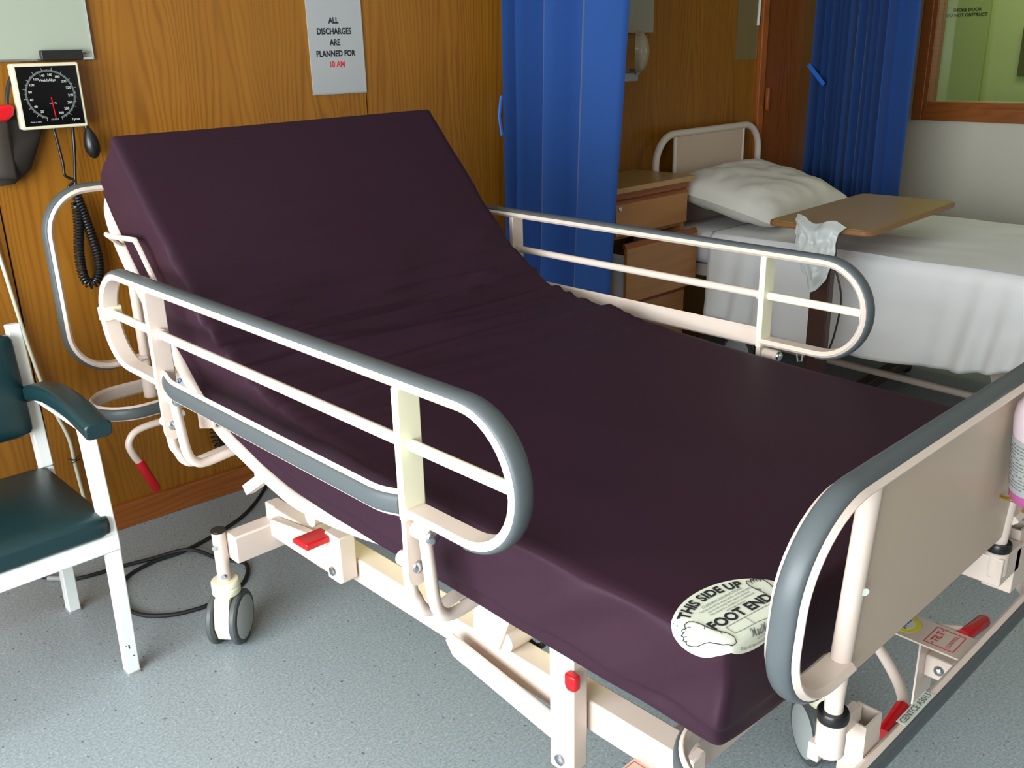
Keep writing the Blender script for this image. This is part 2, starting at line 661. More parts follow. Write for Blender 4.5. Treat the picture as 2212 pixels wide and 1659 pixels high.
wb = set_wall(panel_mesh([0, 1, 2, 3, 4]).build('wall_back', M['wall_wood'], smooth=False))
struct(wb, 'oak veneer panelled wall behind the beds', 'wall')
bk = MB().box((-2.7, 0.02, 0), (4.75, 0.10, ZC)).build('wall_back_backing', M['blackmatte'], smooth=False)
set_wall(bk)
bk.name = 'trim_1'
struct(bk)
sk = MB().box((-2.6, -0.018, 0), (3.30, 0, 0.078)).build('baseboard_back', M['trim_wood'], smooth=False, bevel=0.003)
set_wall(sk)
struct(sk, 'stained wooden skirting board below the panelled wall', 'skirting')

# door with its frame beyond the second bed
dr = empty('door_1', W(3.30, 0, 0), PHI, 'dark stained wooden door with a flat pull handle beyond the second bed', 'door')
struct(dr)
MB().box((0.045, 0.0, 0.0), (1.02, 0.035, 2.06)).build('door_leaf', M['door_wood'], dr, world=False, smooth=False)
MB().box((0.0, -0.022, 0), (0.045, 0.03, 2.12)).box((1.02, -0.022, 0), (1.065, 0.03, 2.12)).box((0.0, -0.022, 2.06), (1.065, 0.03, 2.12)).build(
    'door_frame', M['trim_wood_v'], dr, world=False, smooth=False, bevel=0.004)
MB().box((0.075, -0.022, 1.04), (0.092, -0.004, 1.14)).box((0.079, -0.006, 1.05), (0.088, 0.004, 1.062)).box((0.079, -0.006, 1.118), (0.088, 0.004, 1.13)).build(
    'door_handle', M['trim_wood_v'], dr, world=False, bevel=0.003)
o = MB().box((4.365, 0, 0), (4.75, 0.02, ZC)).box((3.30, 0, 2.12), (4.365, 0.02, ZC)).build('wall_back_end', M['door_wood'], smooth=False)
set_wall(o)
struct(o)

# right wall with the corridor window (opening y from 1.81 down to -0.6)
WY1, WY0, WZ0, WZ1 = 1.80, -1.2, 1.00, 2.12
mb = MB()
mb.box((XR, YB, 0), (XR + 0.1, 2.4, WZ0)).box((XR, YB, WZ1), (XR + 0.1, 2.4, ZC))
mb.box((XR, WY1, WZ0), (XR + 0.1, 2.4, WZ1)).box((XR, YB, WZ0), (XR + 0.1, WY0, WZ1))
o = mb.build('wall_right', M['white_wall'], smooth=False)
struct(o, 'cream painted side wall with a corridor window', 'wall')
o = MB().box((XR - 0.012, YB, 0), (XR, 2.06, 0.09)).build('baseboard_right', M['skirting_olive'], smooth=False)
struct(o)
wn = empty('window_1', (XR, 0.3, 0), 0, 'wood framed corridor window in the side wall', 'window')
struct(wn)
mb = MB()
f0, f1, g0, g1 = WY1 + 0.055, WY1 - 0.038, WZ0 - 0.07, WZ0 + 0.055
for (d0, d1, a, b) in ((-0.03, 0.02, 0.055, 0.0), (-0.018, 0.09, 0.012, -0.020)):
    ya, yb = WY1 + a, WY1 + b
    za, zb = WZ0 - a * 1.25, WZ0 - b * 1.25
    zc, zd = WZ1 + a, WZ1 + b
    yc, yd = WY0 - a, WY0 - b
    mb.box((XR + d0, yb, za), (XR + d1, ya, zc))
    mb.box((XR + d0, yc, za), (XR + d1, yd, zc))
    mb.box((XR + d0, yd, za), (XR + d1, yb, zb))
    mb.box((XR + d0, yd, zd), (XR + d1, yb, zc))
mb.build('window_frame', M['frame_wood'], wn, smooth=False, bevel=0.004)
MB().box((XR + 0.045, WY0 + 0.02, WZ0 + 0.03), (XR + 0.051, WY1 - 0.02, WZ1 - 0.02)).build('window_pane', M['glass'], wn, smooth=False)

# corridor seen through the glass
o = MB().box((5.75, -2.2, 0), (5.85, 3.2, ZC)).build('wall_corridor', M['corridor'], smooth=False)
struct(o)
o = MB().box((XR + 0.1, 3.2, 0), (5.85, 3.3, ZC)).box((XR + 0.1, -2.3, 0), (5.85, -2.2, ZC)).build('wall_corridor_end', M['corridor'], smooth=False)
struct(o)
dd = empty('door_2', (5.75, 2.45, 0), 0, 'green smoke door across the corridor with black lettering', 'door')
struct(dd)
MB().box((5.715, 2.02, 0), (5.75, 2.92, 2.1)).build('door_leaf', M['corridor_door'], dd, smooth=False, bevel=0.003)
mb = MB()
put_text(mb, 'SMOKE DOOR', 0.027, lambda x, y: (5.713, 2.158 - x, 1.495 + y), bold=0.0006)
put_text(mb, 'DO NOT OBSTRUCT', 0.027, lambda x, y: (5.713, 2.158 - x, 1.465 + y), bold=0.0006)
mb.build('lettering', M['greenink'], dd, smooth=False, fix=False)
nb = MB().box((5.73, 1.25, 1.10), (5.75, 1.815, 1.385)).build('notice_board', M['dark_panel'], smooth=False, bevel=0.004)
tag(nb, 'dark olive board on the corridor wall seen through the window', 'board')

# left wall (off camera) with the long daylight window, and the wall behind the camera
mb = MB()
LZ0, LZ1, LY0, LY1 = 0.55, 2.10, -1.38, 1.68
mb.box((XL - 0.1, YB, 0), (XL, 2.6, LZ0)).box((XL - 0.1, YB, LZ1), (XL, 2.6, ZC))
mb.box((XL - 0.1, LY1, LZ0), (XL, 2.6, LZ1)).box((XL - 0.1, YB, LZ0), (XL, LY0, LZ1))
o = mb.build('wall_left', M['white_wall'], smooth=False)
struct(o)
w2 = empty('window_2', (XL, 0.15, LZ0), 0)
struct(w2)
mb = MB()
for y in (LY0, -0.36, 0.66, LY1):
    mb.box((XL - 0.07, y - 0.02, LZ0), (XL - 0.03, y + 0.02, LZ1))
mb.box((XL - 0.07, LY0, LZ0), (XL - 0.03, LY1, LZ0 + 0.04)).box((XL - 0.07, LY0, LZ1 - 0.04), (XL - 0.03, LY1, LZ1))
mb.build('window_frame', M['window_white'], w2, smooth=False)
o = MB().box((XL, YB - 0.1, 0), (6.6, YB, ZC)).build('wall_front', M['front_wall'], smooth=False)
struct(o)

# ------------------------------------------------------------------ rail profiles
def band(w=0.040, t=0.013):
    """cream flat bar: rounded long edges"""
    r = t * 0.45
    return [(-w / 2 + r, -t / 2), (w / 2 - r, -t / 2), (w / 2, -t / 2 + r), (w / 2, t / 2 - r), (w / 2 - r, t / 2),
            (-w / 2 + r, t / 2), (-w / 2, t / 2 - r), (-w / 2, -t / 2 + r)]


def strip(w=0.030, h=0.0065, base=0.0055):
    pts = [(-w / 2, base)]
    for i in range(9):
        a = PI - PI * i / 8
        pts.append((w / 2 * math.cos(a), base + 0.001 + h * math.sin(a)))
    pts.append((w / 2, base))
    return pts


def loop_xz(x0, x1, z0, z1, r, xp0, xp1, y):
    """open path in an XZ plane: right post foot -> round -> top -> round -> left post foot"""
    pts = [(xp1, z0)]
    pts += arc((x1 - r, z0 + r), r, -PI / 2, 0, 12)
    pts += arc((x1 - r, z1 - r), r, 0, PI / 2, 12)
    pts += arc((x0 + r, z1 - r), r, PI / 2, PI, 12)
    pts += arc((x0 + r, z0 + r), r, PI, 1.5 * PI, 12)
    pts += [(xp0, z0)]
    return [(p, y, q) for p, q in pts]


def stadium_xy(x0, x1, y0, y1, r, z):
    return [(a, b, z) for a, b in roundrect(x0, y0, x1, y1, r, 12)]


# ------------------------------------------------------------------ main hospital bed
bed = empty('hospital_bed', (0.44, 0.95, 0), 0,
            'cream steel hospital bed with grey bumpers and side rails under the plum mattress', 'bed')


def caster(parent, x, y, rz=0.0, brake=False, z_top=0.30, full=True):
    T = Matrix.Translation((x, y, 0)) @ Matrix.Rotation(rz, 4, 'Z')
    c = MB(T).cyl((0, 0, 0.168), (0, 0, z_top), 0.0165).build('caster', M['pink'], parent, bevel=0.001)
    if full:
        MB(T).cyl((0, 0, z_top), (0, 0, z_top + 0.006), 0.0175).build('stem_cap', M['black'], c, bevel=0.001)
        MB(T).cyl((-0.006, -0.0150, 0.265), (-0.006, -0.021, 0.265), 0.006).build('bolt', M['steel'], c)
        MB(T).cyl((0.006, -0.0150, 0.188), (0.006, -0.021, 0.188), 0.006).build('bolt', M['steel'], c)
    mb = MB(T)
    mb.lathe([(0.030, 0.133), (0.034, 0.138), (0.034, 0.153), (0.032, 0.155), (0.034, 0.157), (0.034, 0.168), (0.031, 0.172), (0.0, 0.172)])
    pts = [(0.045 * math.sin(a) , 0.068 + 0.068 * math.cos(a)) for a in [(-1.2 + 2.9 * i / 14) for i in range(15)]]
    hood = [(-0.05, 0.10), (-0.035, 0.135), (0.035, 0.135), (0.052, 0.10), (0.060, 0.066), (0.050, 0.022), (0.0, 0.016), (-0.044, 0.03), (-0.056, 0.066)]
    mb.prism([(a, b) for a, b in hood], -0.0185, 0.0185, 'X')
    mb.build('caster_hood', M['ivory'], c, bevel=0.003)
    for s in (-1, 1):
        mb = MB(T)
        x0 = s * 0.0195
        mb.lathe([(0.040, 0), (0.064, 0.001), (0.0675, 0.005), (0.0675, 0.013), (0.064, 0.017), (0.055, 0.0178), (0.0, 0.0178)], (x0, 0, 0.0675), (s, 0, 0), 36)
        wl = mb.build('wheel', M['tyre'], c)
        MB(T).lathe([(0.0, 0.0165), (0.054, 0.0185), (0.050, 0.0205), (0.0, 0.023)], (x0, 0, 0.0675), (s, 0, 0), 36).build('hub', M['wheel_hub'], wl)
    return c


# base: longitudinal beams, cross beams
mb = MB().box((0.215, 0.20, 0.282), (0.265, 1.40, 0.342))
bb = mb.build('base_beam', M['pink'], bed, bevel=0.004)
MB().box((0.615, 0.20, 0.282), (0.665, 1.40, 0.342)).build('base_beam', M['pink'], bed, bevel=0.004)
for y in (1.435, 0.26):
    MB().box((0.115, y - 0.025, 0.225), (0.765, y + 0.025, 0.295)).build('cross_beam', M['pink'], bed, bevel=0.004)
for y in (1.40, 0.235):
    for x in (0.222, 0.622):
        MB().box((x, y - 0.05, 0.25), (x + 0.036, y + 0.05, 0.338)).build('gusset', M['pink'], bed, bevel=0.003)
caster(bed, 0.10, 1.46, -0.85)
caster(bed, 0.78, 1.46, -0.3)
caster(bed, 0.10, 0.26, 0.2)
caster(bed, 0.735, 0.235, -0.66)

# lift linkage on the left beam
for (y0, y1) in ((0.383, 0.437),):
    MB().prism([(y0, 0.222), (y0 + 0.012, 0.212), (y1, 0.212), (y1, 0.60), (y0, 0.60)], 0.170, 0.205, 'X').build('lift_leg', M['pink'], bed, bevel=0.003)
MB().prism([(1.045, 0.305), (1.055, 0.298), (1.10, 0.298), (1.10, 0.41), (1.045, 0.41)], 0.170, 0.210, 'X').build('lift_leg', M['pink'], bed, bevel=0.003)
MB().prism([(1.09, 0.285), (1.09, 0.372), (1.375, 0.330), (1.375, 0.285)], 0.190, 0.213, 'X').build('lift_arm', M['pink'], bed, bevel=0.003)
mb = MB()
mb.prism([(0.43, 0.252), (0.70, 0.292), (0.72, 0.318), (0.70, 0.340), (0.43, 0.305)], 0.180, 0.186, 'X')
mb.prism([(0.43, 0.252), (0.70, 0.292), (0.70, 0.297), (0.43, 0.257)], 0.186, 0.212, 'X')
mb.build('lift_arm', M['pink'], bed, bevel=0.0015)
MB().prism([(0.60, 0.34), (0.67, 0.34), (0.66, 0.46), (0.55, 0.46)], 0.205, 0.235, 'X').build('lift_bracket', M['pink'], bed, bevel=0.003)
for y, z in ((0.413, 0.236), (1.078, 0.322)):
    MB().lathe([(0.011, 0), (0.010, 0.004), (0.006, 0.006), (0, 0.0065)], (0.170, y, z), (-1, 0, 0)).build('pivot_bolt', M['steel'], bed)
for y, z in ((0.590, 0.362), (1.225, 0.378)):
    MB().tube([(0.212, y, z), (0.30, y, z)], 0.021, 20).build('torque_tube', M['pink'], bed)
    ring = [(0.276, y - 0.012 + 0.030 * math.cos(a), z + 0.004 + 0.038 * math.sin(a)) for a in [2 * PI * i / 28 for i in range(28)]]
    MB().tube(ring, 0.006, 8, closed=True).build('rubber_grommet', M['black'], bed)
# pale yellow motor cover between the beams
mb = MB()
mb.prism([(1.38, 0.345), (1.38, 0.36), (1.26, 0.44), (0.50, 0.44), (0.46, 0.345)], 0.285, 0.60, 'X')
mb.prism([(0.60, 0.345), (0.56, 0.43), (0.50, 0.345)], 0.272, 0.29, 'X')
mb.prism([(0.47, 0.345), (0.42, 0.40), (0.38, 0.345)], 0.285, 0.60, 'X')
mb.build('motor_cover', M['cover'], bed, bevel=0.006)
# red foot pedals
MB().prism([(1.080, 0.405), (1.125, 0.405), (1.138, 0.398), (1.138, 0.388), (1.080, 0.390)], 0.115, 0.18, 'X').build('brake_pedal', M['red'], bed, bevel=0.003)
MB().prism([(0.366, 0.402), (0.384, 0.398), (0.390, 0.408), (0.390, 0.43), (0.366, 0.43)], 0.155, 0.170, 'X').build('brake_pedal', M['red'], bed, bevel=0.004)
# pedal sign plate at the left front cross beam
MB().box((0.105, 0.236, 0.2952), (0.205, 0.284, 0.2956)).build('sign_plate', M['panel'], bed, smooth=False)
mb = MB()
for a, b in (((0.11, 0.24), (0.20, 0.24)), ((0.20, 0.24), (0.20, 0.28)), ((0.20, 0.28), (0.11, 0.28)), ((0.11, 0.28), (0.11, 0.24))):
    mb.bar((a[0], a[1], 0.2958), (b[0], b[1], 0.2958), 0.0012, 0.0006, (0, 0, 1) if False else (b[1] - a[1], a[0] - b[0], 0))
for cx in (0.135, 0.175):
    mb.tube([(cx + 0.008 * math.cos(2 * PI * i / 16), 0.26 + 0.008 * math.sin(2 * PI * i / 16), 0.2962) for i in range(16)], 0.001, 6, closed=True)
    mb.bar((cx - 0.005, 0.262, 0.2962), (cx + 0.005, 0.256, 0.2962), 0.003, 0.001, (0.5, 1, 0))
mb.build('pedal_symbols', M['redink'], bed)

# deck under the mattress
mb = MB().box((0.16, 0.12, 0.575), (0.72, 1.00, 0.598))
mb.build('deck', M['pink'], bed, bevel=0.003)
mb = MB().box((0.27, 0.28, 0.50), (0.31, 1.94, 0.56)).box((0.62, 0.08, 0.50), (0.66, 1.94, 0.56)).box((0.27, 0.28, 0.50), (0.66, 0.32, 0.56))
mb.box((0.24, 1.93, 0.485), (0.76, 1.98, 0.545))
mb.build('deck_frame', M['pink'], bed, bevel=0.003)
sidep = [(0.17, 0.14, 0.585), (0.15, 0.45, 0.585), (0.06, 0.72, 0.585), (0.03, 0.90, 0.588), (0.028, 1.00, 0.598), (0.03, 1.10, 0.620), (0.03, 1.20, 0.648), (0.03, 1.29, 0.700), (0.03, 1.40, 0.795),
         (0.03, 1.53, 0.925), (0.035, 1.612, 1.02), (0.045, 1.628, 1.07), (0.075, 1.632, 1.10)]
left = smooth_path(sidep, 5)
right = [Vector((0.88 - p.x, p.y, p.z)) for p in reversed(left)]
MB().tube(left + right, 0.0155, 12).build('backrest_frame', M['pink'], bed)
mb = MB()
mb.bar((0.44, 1.22, 0.665), (0.44, 1.60, 1.065), 0.78, 0.008)
mb.build('backrest_deck', M['pink'], bed)
# thin mattress retainer rod on the left of the backrest
MB().tube(smooth_path([(0.02, 1.56, 0.985), (-0.015, 1.53, 1.015), (-0.02, 1.50, 1.016), (-0.022, 1.385, 1.024), (-0.022, 1.365, 1.018), (-0.022, 1.318, 0.965), (-0.020, 1.288, 0.930), (-0.004, 1.280, 0.920), (0.014, 1.278, 0.918)], 5), 0.0055, 8).build(
    'mattress_retainer', M['pink'], bed)
MB().prism([(1.20, 0.665), (1.27, 0.645), (1.27, 0.72), (1.20, 0.76)], 0.008, 0.012, 'X').build('hinge_plate', M['pink'], bed)
MB().cyl((0.0075, 1.235, 0.70), (0.0065, 1.235, 0.70), 0.006, 14).build('bolt_hole', M['black'], bed)
MB().bar((0.06, 1.07, 0.60), (0.04, 1.155, 0.535), 0.022, 0.022).build('release_lever', M['pink'], bed, bevel=0.002)
MB().cyl((0.045, 1.10, 0.58), (0.045, 1.10, 0.64), 0.014).build('hinge_post', M['pink'], bed)


def end_board(name, y_bot, y_top, zb, zt, xl, xr, xp0, xp1, r, collar_z, cyl_z, zl):
    sl = (y_top - y_bot) / (zt - zb)
    sh = Matrix(((1, 0, 0, 0), (0, 1, sl, y_bot - sl * zb), (0, 0, 1, 0), (0, 0, 0, 1)))
    n = (0, 1, 0)
    path = loop_xz(xl, xr, zl, zt, r, xp0, xp1, 0)
    p = MB(sh).box((xp0 + 0.004, -0.006, zb + 0.002), (xp1 - 0.004, 0.006, zt - 0.006)).build(name, M['panel'], bed, bevel=0.002)
    b = MB(sh).sweep(path, [(a, o_) for a, o_ in band(0.042, 0.014)], n).build('loop_rail', M['pink'], p)
    MB(sh).sweep(path[1:-1], [(a, -o_) for a, o_ in strip(0.030, 0.0075, 0.006)], n).build('bumper_strip', M['bumper'], p)
    for xp in (xp0, xp1):
        cz, kz = (collar_z, cyl_z) if xp == xp0 or name != 'footboard' else (0.616, 0.57)
        MB(sh).tube([(xp, 0, zb - 0.02), (xp, 0, zt - 0.006)], 0.0125, 16).build('post', M['pink'], p)
        MB().cyl((xp, y_bot, cz), (xp, y_bot, zb), 0.0115).build('spigot', M['pink'], p)
        MB().lathe([(0.013, 0), (0.0185, 0.001), (0.0195, 0.004), (0.0195, 0.012), (0.018, 0.015), (0.013, 0.015)], (xp, y_bot, cz - 0.004)).build('collar', M['black'], p)
        MB().cyl((xp, y_bot, kz), (xp, y_bot, cz - 0.004), 0.0180, 24).build('socket', M['pink'], p, bevel=0.003)
    if name == 'footboard':
        MB(sh).cyl((xp0 + 0.002, -0.0125, 0.772), (xp0 + 0.001, -0.0140, 0.772), 0.005).build('plug', M['label_white'], p)
    return p


fb = end_board('footboard', -0.050, -0.066, 0.637, 0.918, 0.018, 0.838, 0.168, 0.672, 0.105, 0.588, 0.535, 0.668)
hb = end_board('headboard', 2.0, 2.0, 0.590, 1.052, 0.018, 0.862, 0.205, 0.675, 0.105, 0.540, 0.475, 0.592)

# horizontal ring bumpers at both ends
for nm, y0, y1, z in (('foot_bumper', -0.068, 0.135, 0.470), ('head_bumper', 1.915, 2.115, 0.472)):
    pth = stadium_xy(0.055, 0.885, y0, y1, 0.098, z)
    b = MB().sweep(pth, band(0.040, 0.013), (0, 0, 1), True).build(nm, M['pink'], bed)
    MB().sweep(pth, strip(0.030, 0.0065, 0.0055), (0, 0, 1), True).build('bumper_strip', M['bumper'], b)
    if nm == 'foot_bumper':
        MB().box((0.335, -0.0755, 0.4902), (0.425, -0.0615, 0.4908)).build('asset_sticker', M['label_white'], b, smooth=False)
        mb = MB()
        put_text(mb, 'GENTCE A3013', 0.0125, lambda x, y: (0.380 + x, -0.0685 + y, 0.4912), bold=0.0002)
        mb.build('sticker_lettering', M['greyink'], b, smooth=False, fix=False)
# open square tube beside the left foot socket, brackets


def open_tube(x0, x1, y0, y1, z0, z1, t, depth):
    v, f = [], []
    for (a, b, c, d, z) in ((x0, x1, y0, y1, z0), (x0, x1, y0, y1, z1), (x0 + t, x1 - t, y0 + t, y1 - t, z1), (x0 + t, x1 - t, y0 + t, y1 - t, z1 - depth)):
        v += [(a, c, z), (b, c, z), (b, d, z), (a, d, z)]
    f.append((3, 2, 1, 0))
    for k in range(3):
        for i in range(4):
            j = (i + 1) % 4
            f.append((4 * k + i, 4 * k + j, 4 * k + 4 + j, 4 * k + 4 + i))
    f.append((12, 13, 14, 15))
    return MB().add(v, f)


open_tube(0.246, 0.290, -0.060, -0.026, 0.440, 0.530, 0.003, 0.055).build('accessory_socket', M['pink'], bed, smooth=False)
open_tube(0.738, 0.778, -0.060, -0.026, 0.560, 0.622, 0.003, 0.045).build('accessory_socket', M['pink'], bed, smooth=False)
MB().box((0.150, -0.045, 0.525), (0.262, -0.030, 0.550)).build('socket_bracket', M['pink'], bed, bevel=0.002)
MB().box((0.655, -0.066, 0.558), (0.735, 0.10, 0.606)).box((0.715, -0.066, 0.520), (0.80, -0.02, 0.600)).build('socket_bracket', M['pink'], bed, bevel=0.002)
# tilt control bracket with stickers, red grips
tb = MB().box((0.590, -0.050, 0.447), (0.662, 0.085, 0.450)).box((0.592, 0.014, 0.33), (0.657, 0.017, 0.4475)).build('tilt_bracket', M['pink'], bed, smooth=False)
MB().cyl((0.626, 0.058, 0.4502), (0.626, 0.058, 0.4507), 0.026, 30).build('round_sticker', M['yellow'], tb, smooth=False)
MB().cyl((0.626, 0.058, 0.4508), (0.626, 0.058, 0.4511), 0.018, 30).build('sticker_centre', M['sticker'], tb, smooth=False)
mb = MB()
put_text(mb, 'joba', 0.018, lambda x, y: (0.626 - y * 0 + x, 0.058 + y, 0.4515), bold=0.0008)
mb.build('sticker_lettering', M['blueink'], tb, smooth=False, fix=False)
mb = MB()
q = [(0.600, -0.032), (0.652, -0.032), (0.652, 0.014), (0.600, 0.014)]
for i in range(4):
    a, b = q[i], q[(i + 1) % 4]
    d = (b[1] - a[1], a[0] - b[0], 0)
    mb.bar((a[0], a[1], 0.4505), (b[0], b[1], 0.4505), 0.0012, 0.0006, d)
put_text(mb, 'TILT', 0.017, lambda x, y: (0.626 + x, 0.002 + y, 0.4508), bold=0.0002)
put_text(mb, 'CONTROL', 0.009, lambda x, y: (0.626 + x, -0.021 + y, 0.4508))
put_text(mb, '+', 0.010, lambda x, y: (0.605 + x, 0.002 + y, 0.4508))
put_text(mb, '+', 0.010, lambda x, y: (0.647 + x, 0.002 + y, 0.4508))
mb.build('control_label', M['redink'], tb, smooth=False, fix=False)
MB().box((0.618, -0.030, 0.375), (0.652, 0.0145, 0.415)).build('pivot_block', M['pink'], tb, bevel=0.003)
MB().lathe([(0.009, 0), (0.008, 0.003), (0.005, 0.006), (0, 0.0065)], (0.618, -0.010, 0.395), (-1, 0, 0)).build('bolt', M['steel'], tb)
lv = MB().tube(smooth_path([(0.52, 0.10, 0.50), (0.50, 0.045, 0.475), (0.475, 0.0, 0.452), (0.44, -0.028, 0.445), (0.41, -0.036, 0.445)], 5), 0.0085, 10).build('tilt_lever', M['pink'], bed)
MB().tube([(0.425, -0.034, 0.446), (0.36, -0.040, 0.445), (0.352, -0.041, 0.445)], [0.0115, 0.0115, 0.009], 14).build('red_grip', M['red'], lv)
lv = MB().tube([(0.665, 0.02, 0.44), (0.70, -0.03, 0.44)], 0.0085, 10).build('tilt_lever', M['pink'], bed)
MB().tube([(0.668, -0.022, 0.442), (0.735, -0.028, 0.442), (0.742, -0.028, 0.442)], [0.0115, 0.0115, 0.008], 14).build('red_grip', M['red'], lv)

# crank at the head end
ck = MB().tube(smooth_path([(0.26, 1.93, 0.43), (0.205, 1.93, 0.424), (0.150, 1.93, 0.422), (0.115, 1.93, 0.412), (0.098, 1.93, 0.385), (0.106, 1.93, 0.350), (0.122, 1.93, 0.318)], 5), 0.0095, 12).build('crank_handle', M['pink'], bed)
MB().tube([(0.117, 1.93, 0.330), (0.150, 1.93, 0.240), (0.153, 1.93, 0.232), (0.154, 1.93, 0.228)], [0.0125, 0.0125, 0.010, 0.005], 16).build('red_grip', M['red'], ck)
hl = MB().box((0.238, 1.928, 0.488), (0.275, 1.9295, 0.540)).build('rating_label', M['label_white'], bed, smooth=False)
mb = MB()
put_text(mb, 'J D', 0.016, lambda x, y: (0.2565 + x, 1.9275, 0.524 + y), bold=0.0006)
mb.build('label_mark', M['blueink'], hl, smooth=False, fix=False)


# side rails
def side_rail(x, out, y0, y1, z0, z1, yb, ya, armx):
    """x: plane; out: outward sign; y0 foot end, y1 head end; yb, ya: foot and head posts"""
    r = (z1 - z0) / 2
    n = (1, 0, 0)
    pts = [(yb, z0)] + arc((y0 + r, z0 + r), r, -PI / 2, -1.5 * PI, 20) + arc((y1 - r, z1 - r), r, PI / 2, -PI / 2, 20) + [(ya, z0)]
    path = [(x, a, b) for a, b in pts]
    R = MB().sweep(path, band(), n).build('side_rail', M['pink'], bed)
    st = strip()
    # outward is right of travel for this path orientation: flip when needed
    d = (Vector(path[25]) - Vector(path[24])).normalized().cross(Vector(n))
    mid = Vector((x, (y0 + y1) / 2, (z0 + z1) / 2))
    if d.dot(Vector(path[24]) - mid) < 0:
        st = [(a, -b) for a, b in st]
    MB().sweep(path[1:-1], st, n).build('bumper_strip', M['bumper'], R)
    zm = z0 + (z1 - z0) * 0.52
    # lower bar between the posts: wide face upright, grey strip outside
    xo = x + out * 0.003
    bo = out * 0.010
    lp = [(xo + bo * w, yb + 0.0066 + (ya - yb - 0.0132) * t, z0 + 0.004 - 0.004 * w) for t, w in
          [(0, 0), (0.015, 0.1), (0.03, 0.35), (0.05, 0.7), (0.07, 0.92), (0.09, 1)] + [(k / 10, 1) for k in range(1, 10)] + [(0.91, 1), (0.93, 0.92), (0.95, 0.7), (0.97, 0.35), (0.985, 0.1), (1, 0)]]
    MB().sweep(lp, band(0.042, 0.010), (0, 0, 1)).build('lower_bar', M['pink'], R)
    s2 = strip(0.030, 0.005, 0.0045)
    if out > 0:
        s2 = [(a, b) for a, b in s2]
    else:
        s2 = [(a, -b) for a, b in s2]
    MB().sweep(lp[1:-1], s2, (0, 0, 1)).build('bumper_strip', M['bumper'], R)
    for yp in (yb, ya):
        MB().box((x - 0.019, yp - 0.0065, z0 - 0.012), (x + 0.019, yp + 0.0065, z1 - 0.006)).build('rail_post', M['ivory'] if yp == yb else M['pink'], R, bevel=0.002)
    MB().tube([(x, yb, zm), (x, ya, zm)], 0.0085, 12).tube([(x, yb + 0.0065, zm), (x, yb + 0.016, zm)], 0.012, 14).tube([(x, ya - 0.0065, zm), (x, ya - 0.016, zm)], 0.012, 14).build('middle_bar', M['pink'], R)
    MB().tube([(x, y0 + 0.004, zm), (x, yb - 0.006, zm)], 0.0085, 12).box((x - 0.008, y0 + 0.004, zm - 0.016), (x + 0.008, y0 + 0.012, zm + 0.012)).build('end_bar', M['ivory'], R, bevel=0.002)
    MB().tube([(x, ya + 0.006, zm), (x, y1 - 0.006, zm)], 0.0085, 12).box((x - 0.021, y1 - 0.0145, zm - 0.014), (x + 0.021, y1 + 0.0075, zm + 0.014)).build('end_bar', M['ivory'], R, bevel=0.002)
    # swing links under each post
    for yp in (yb, ya):
        pl = MB().prism([(x - 0.017, z0), (x - 0.017, z0 - 0.10)] + [(x + 0.017 * math.cos(a), z0 - 0.10 + 0.017 * math.sin(a)) for a in [PI + PI * i / 10 for i in range(1, 10)]] + [(x + 0.017, z0 - 0.10), (x + 0.017, z0)], yp - 0.005, yp + 0.005, 'Y').build('swing_plate', M['pink'], R)
        bx = x - out * 0.0
        b1 = (bx, z0 - 0.028)
        b2 = (bx, z0 - 0.088)
        MB().cyl((b1[0], yp - 0.005, b1[1]), (b1[0], yp - 0.040, b1[1]), 0.0125).build('pivot_boss', M['pink'], pl, bevel=0.001)
        MB().cyl((b2[0], yp + 0.005, b2[1]), (b2[0], yp + 0.034, b2[1]), 0.0115).build('pivot_boss', M['pink'], pl, bevel=0.001)
        MB().lathe([(0.0105, 0), (0.0095, 0.004), (0.005, 0.007), (0, 0.0075)], (b1[0], yp - 0.040, b1[1]), (0, -1, 0)).build('bolt', M['steel'], pl)
        MB().lathe([(0.010, 0), (0.009, 0.003), (0.004, 0.006), (0, 0.0065)], (b2[0], yp - 0.005, b2[1]), (0, -1, 0)).build('bolt', M['steel'], pl)
        i = -out
        zc = z0 - 0.175
        for (ya_, bz, dz) in ((yp - 0.024, b1[1], 0.0), (yp + 0.020, b2[1], -0.012)):
            pa = smooth_path([(x, ya_, bz), (x + i * 0.004, ya_, bz - 0.05), (x + i * 0.010, ya_, zc + 0.035 + dz), (x + i * 0.022, ya_, zc + 0.010 + dz), (x + i * 0.045, ya_, zc + dz), (x + i * 0.10, ya_, zc + dz + 0.004), (x + i * armx, ya_, zc + dz + 0.006)], 5)
            MB().tube(pa, 0.0095, 12).build('swing_arm', M['pink'], R)
    return R


side_rail(-0.065, -1, 0.249, 1.452, 0.776, 0.962, 0.463, 1.225, 0.16)
side_rail(0.945, 1, 0.330, 1.50, 0.766, 0.953, 0.553, 1.30, 0.16)

# ------------------------------------------------------------------ mattress
PROF = [  # (bottom y, z, top y, z)
    (0.0, .606, 0.0, .748), (0.10, .606, 0.10, .749), (0.30, .606, .30, .751), (0.50, .610, .50, .756), (.70, .613, .70, .766), (.85, .618, .83, .777),
    (.97, .630, .93, .790), (1.10, .662, 1.035, .814), (1.211, .714, 1.115, .852), (1.317, .801, 1.205, .938), (1.452, .935, 1.335, 1.078), (1.578, 1.095, 1.467, 1.220)]
_pv = [Vector((a, b, 0)) for a, b, c, d in PROF]
_pt = [Vector((c, d, 0)) for a, b, c, d in PROF]
_pvs, _pts = smooth_path(_pv, 12), smooth_path(_pt, 12)
_cum = [0.0]
for i in range(1, len(_pvs)):
    m0 = (_pvs[i] + _pts[i]) / 2 - (_pvs[i - 1] + _pts[i - 1]) / 2
    _cum.append(_cum[-1] + m0.length)
ML = _cum[-1]
MW, MT = 0.88, 0.145


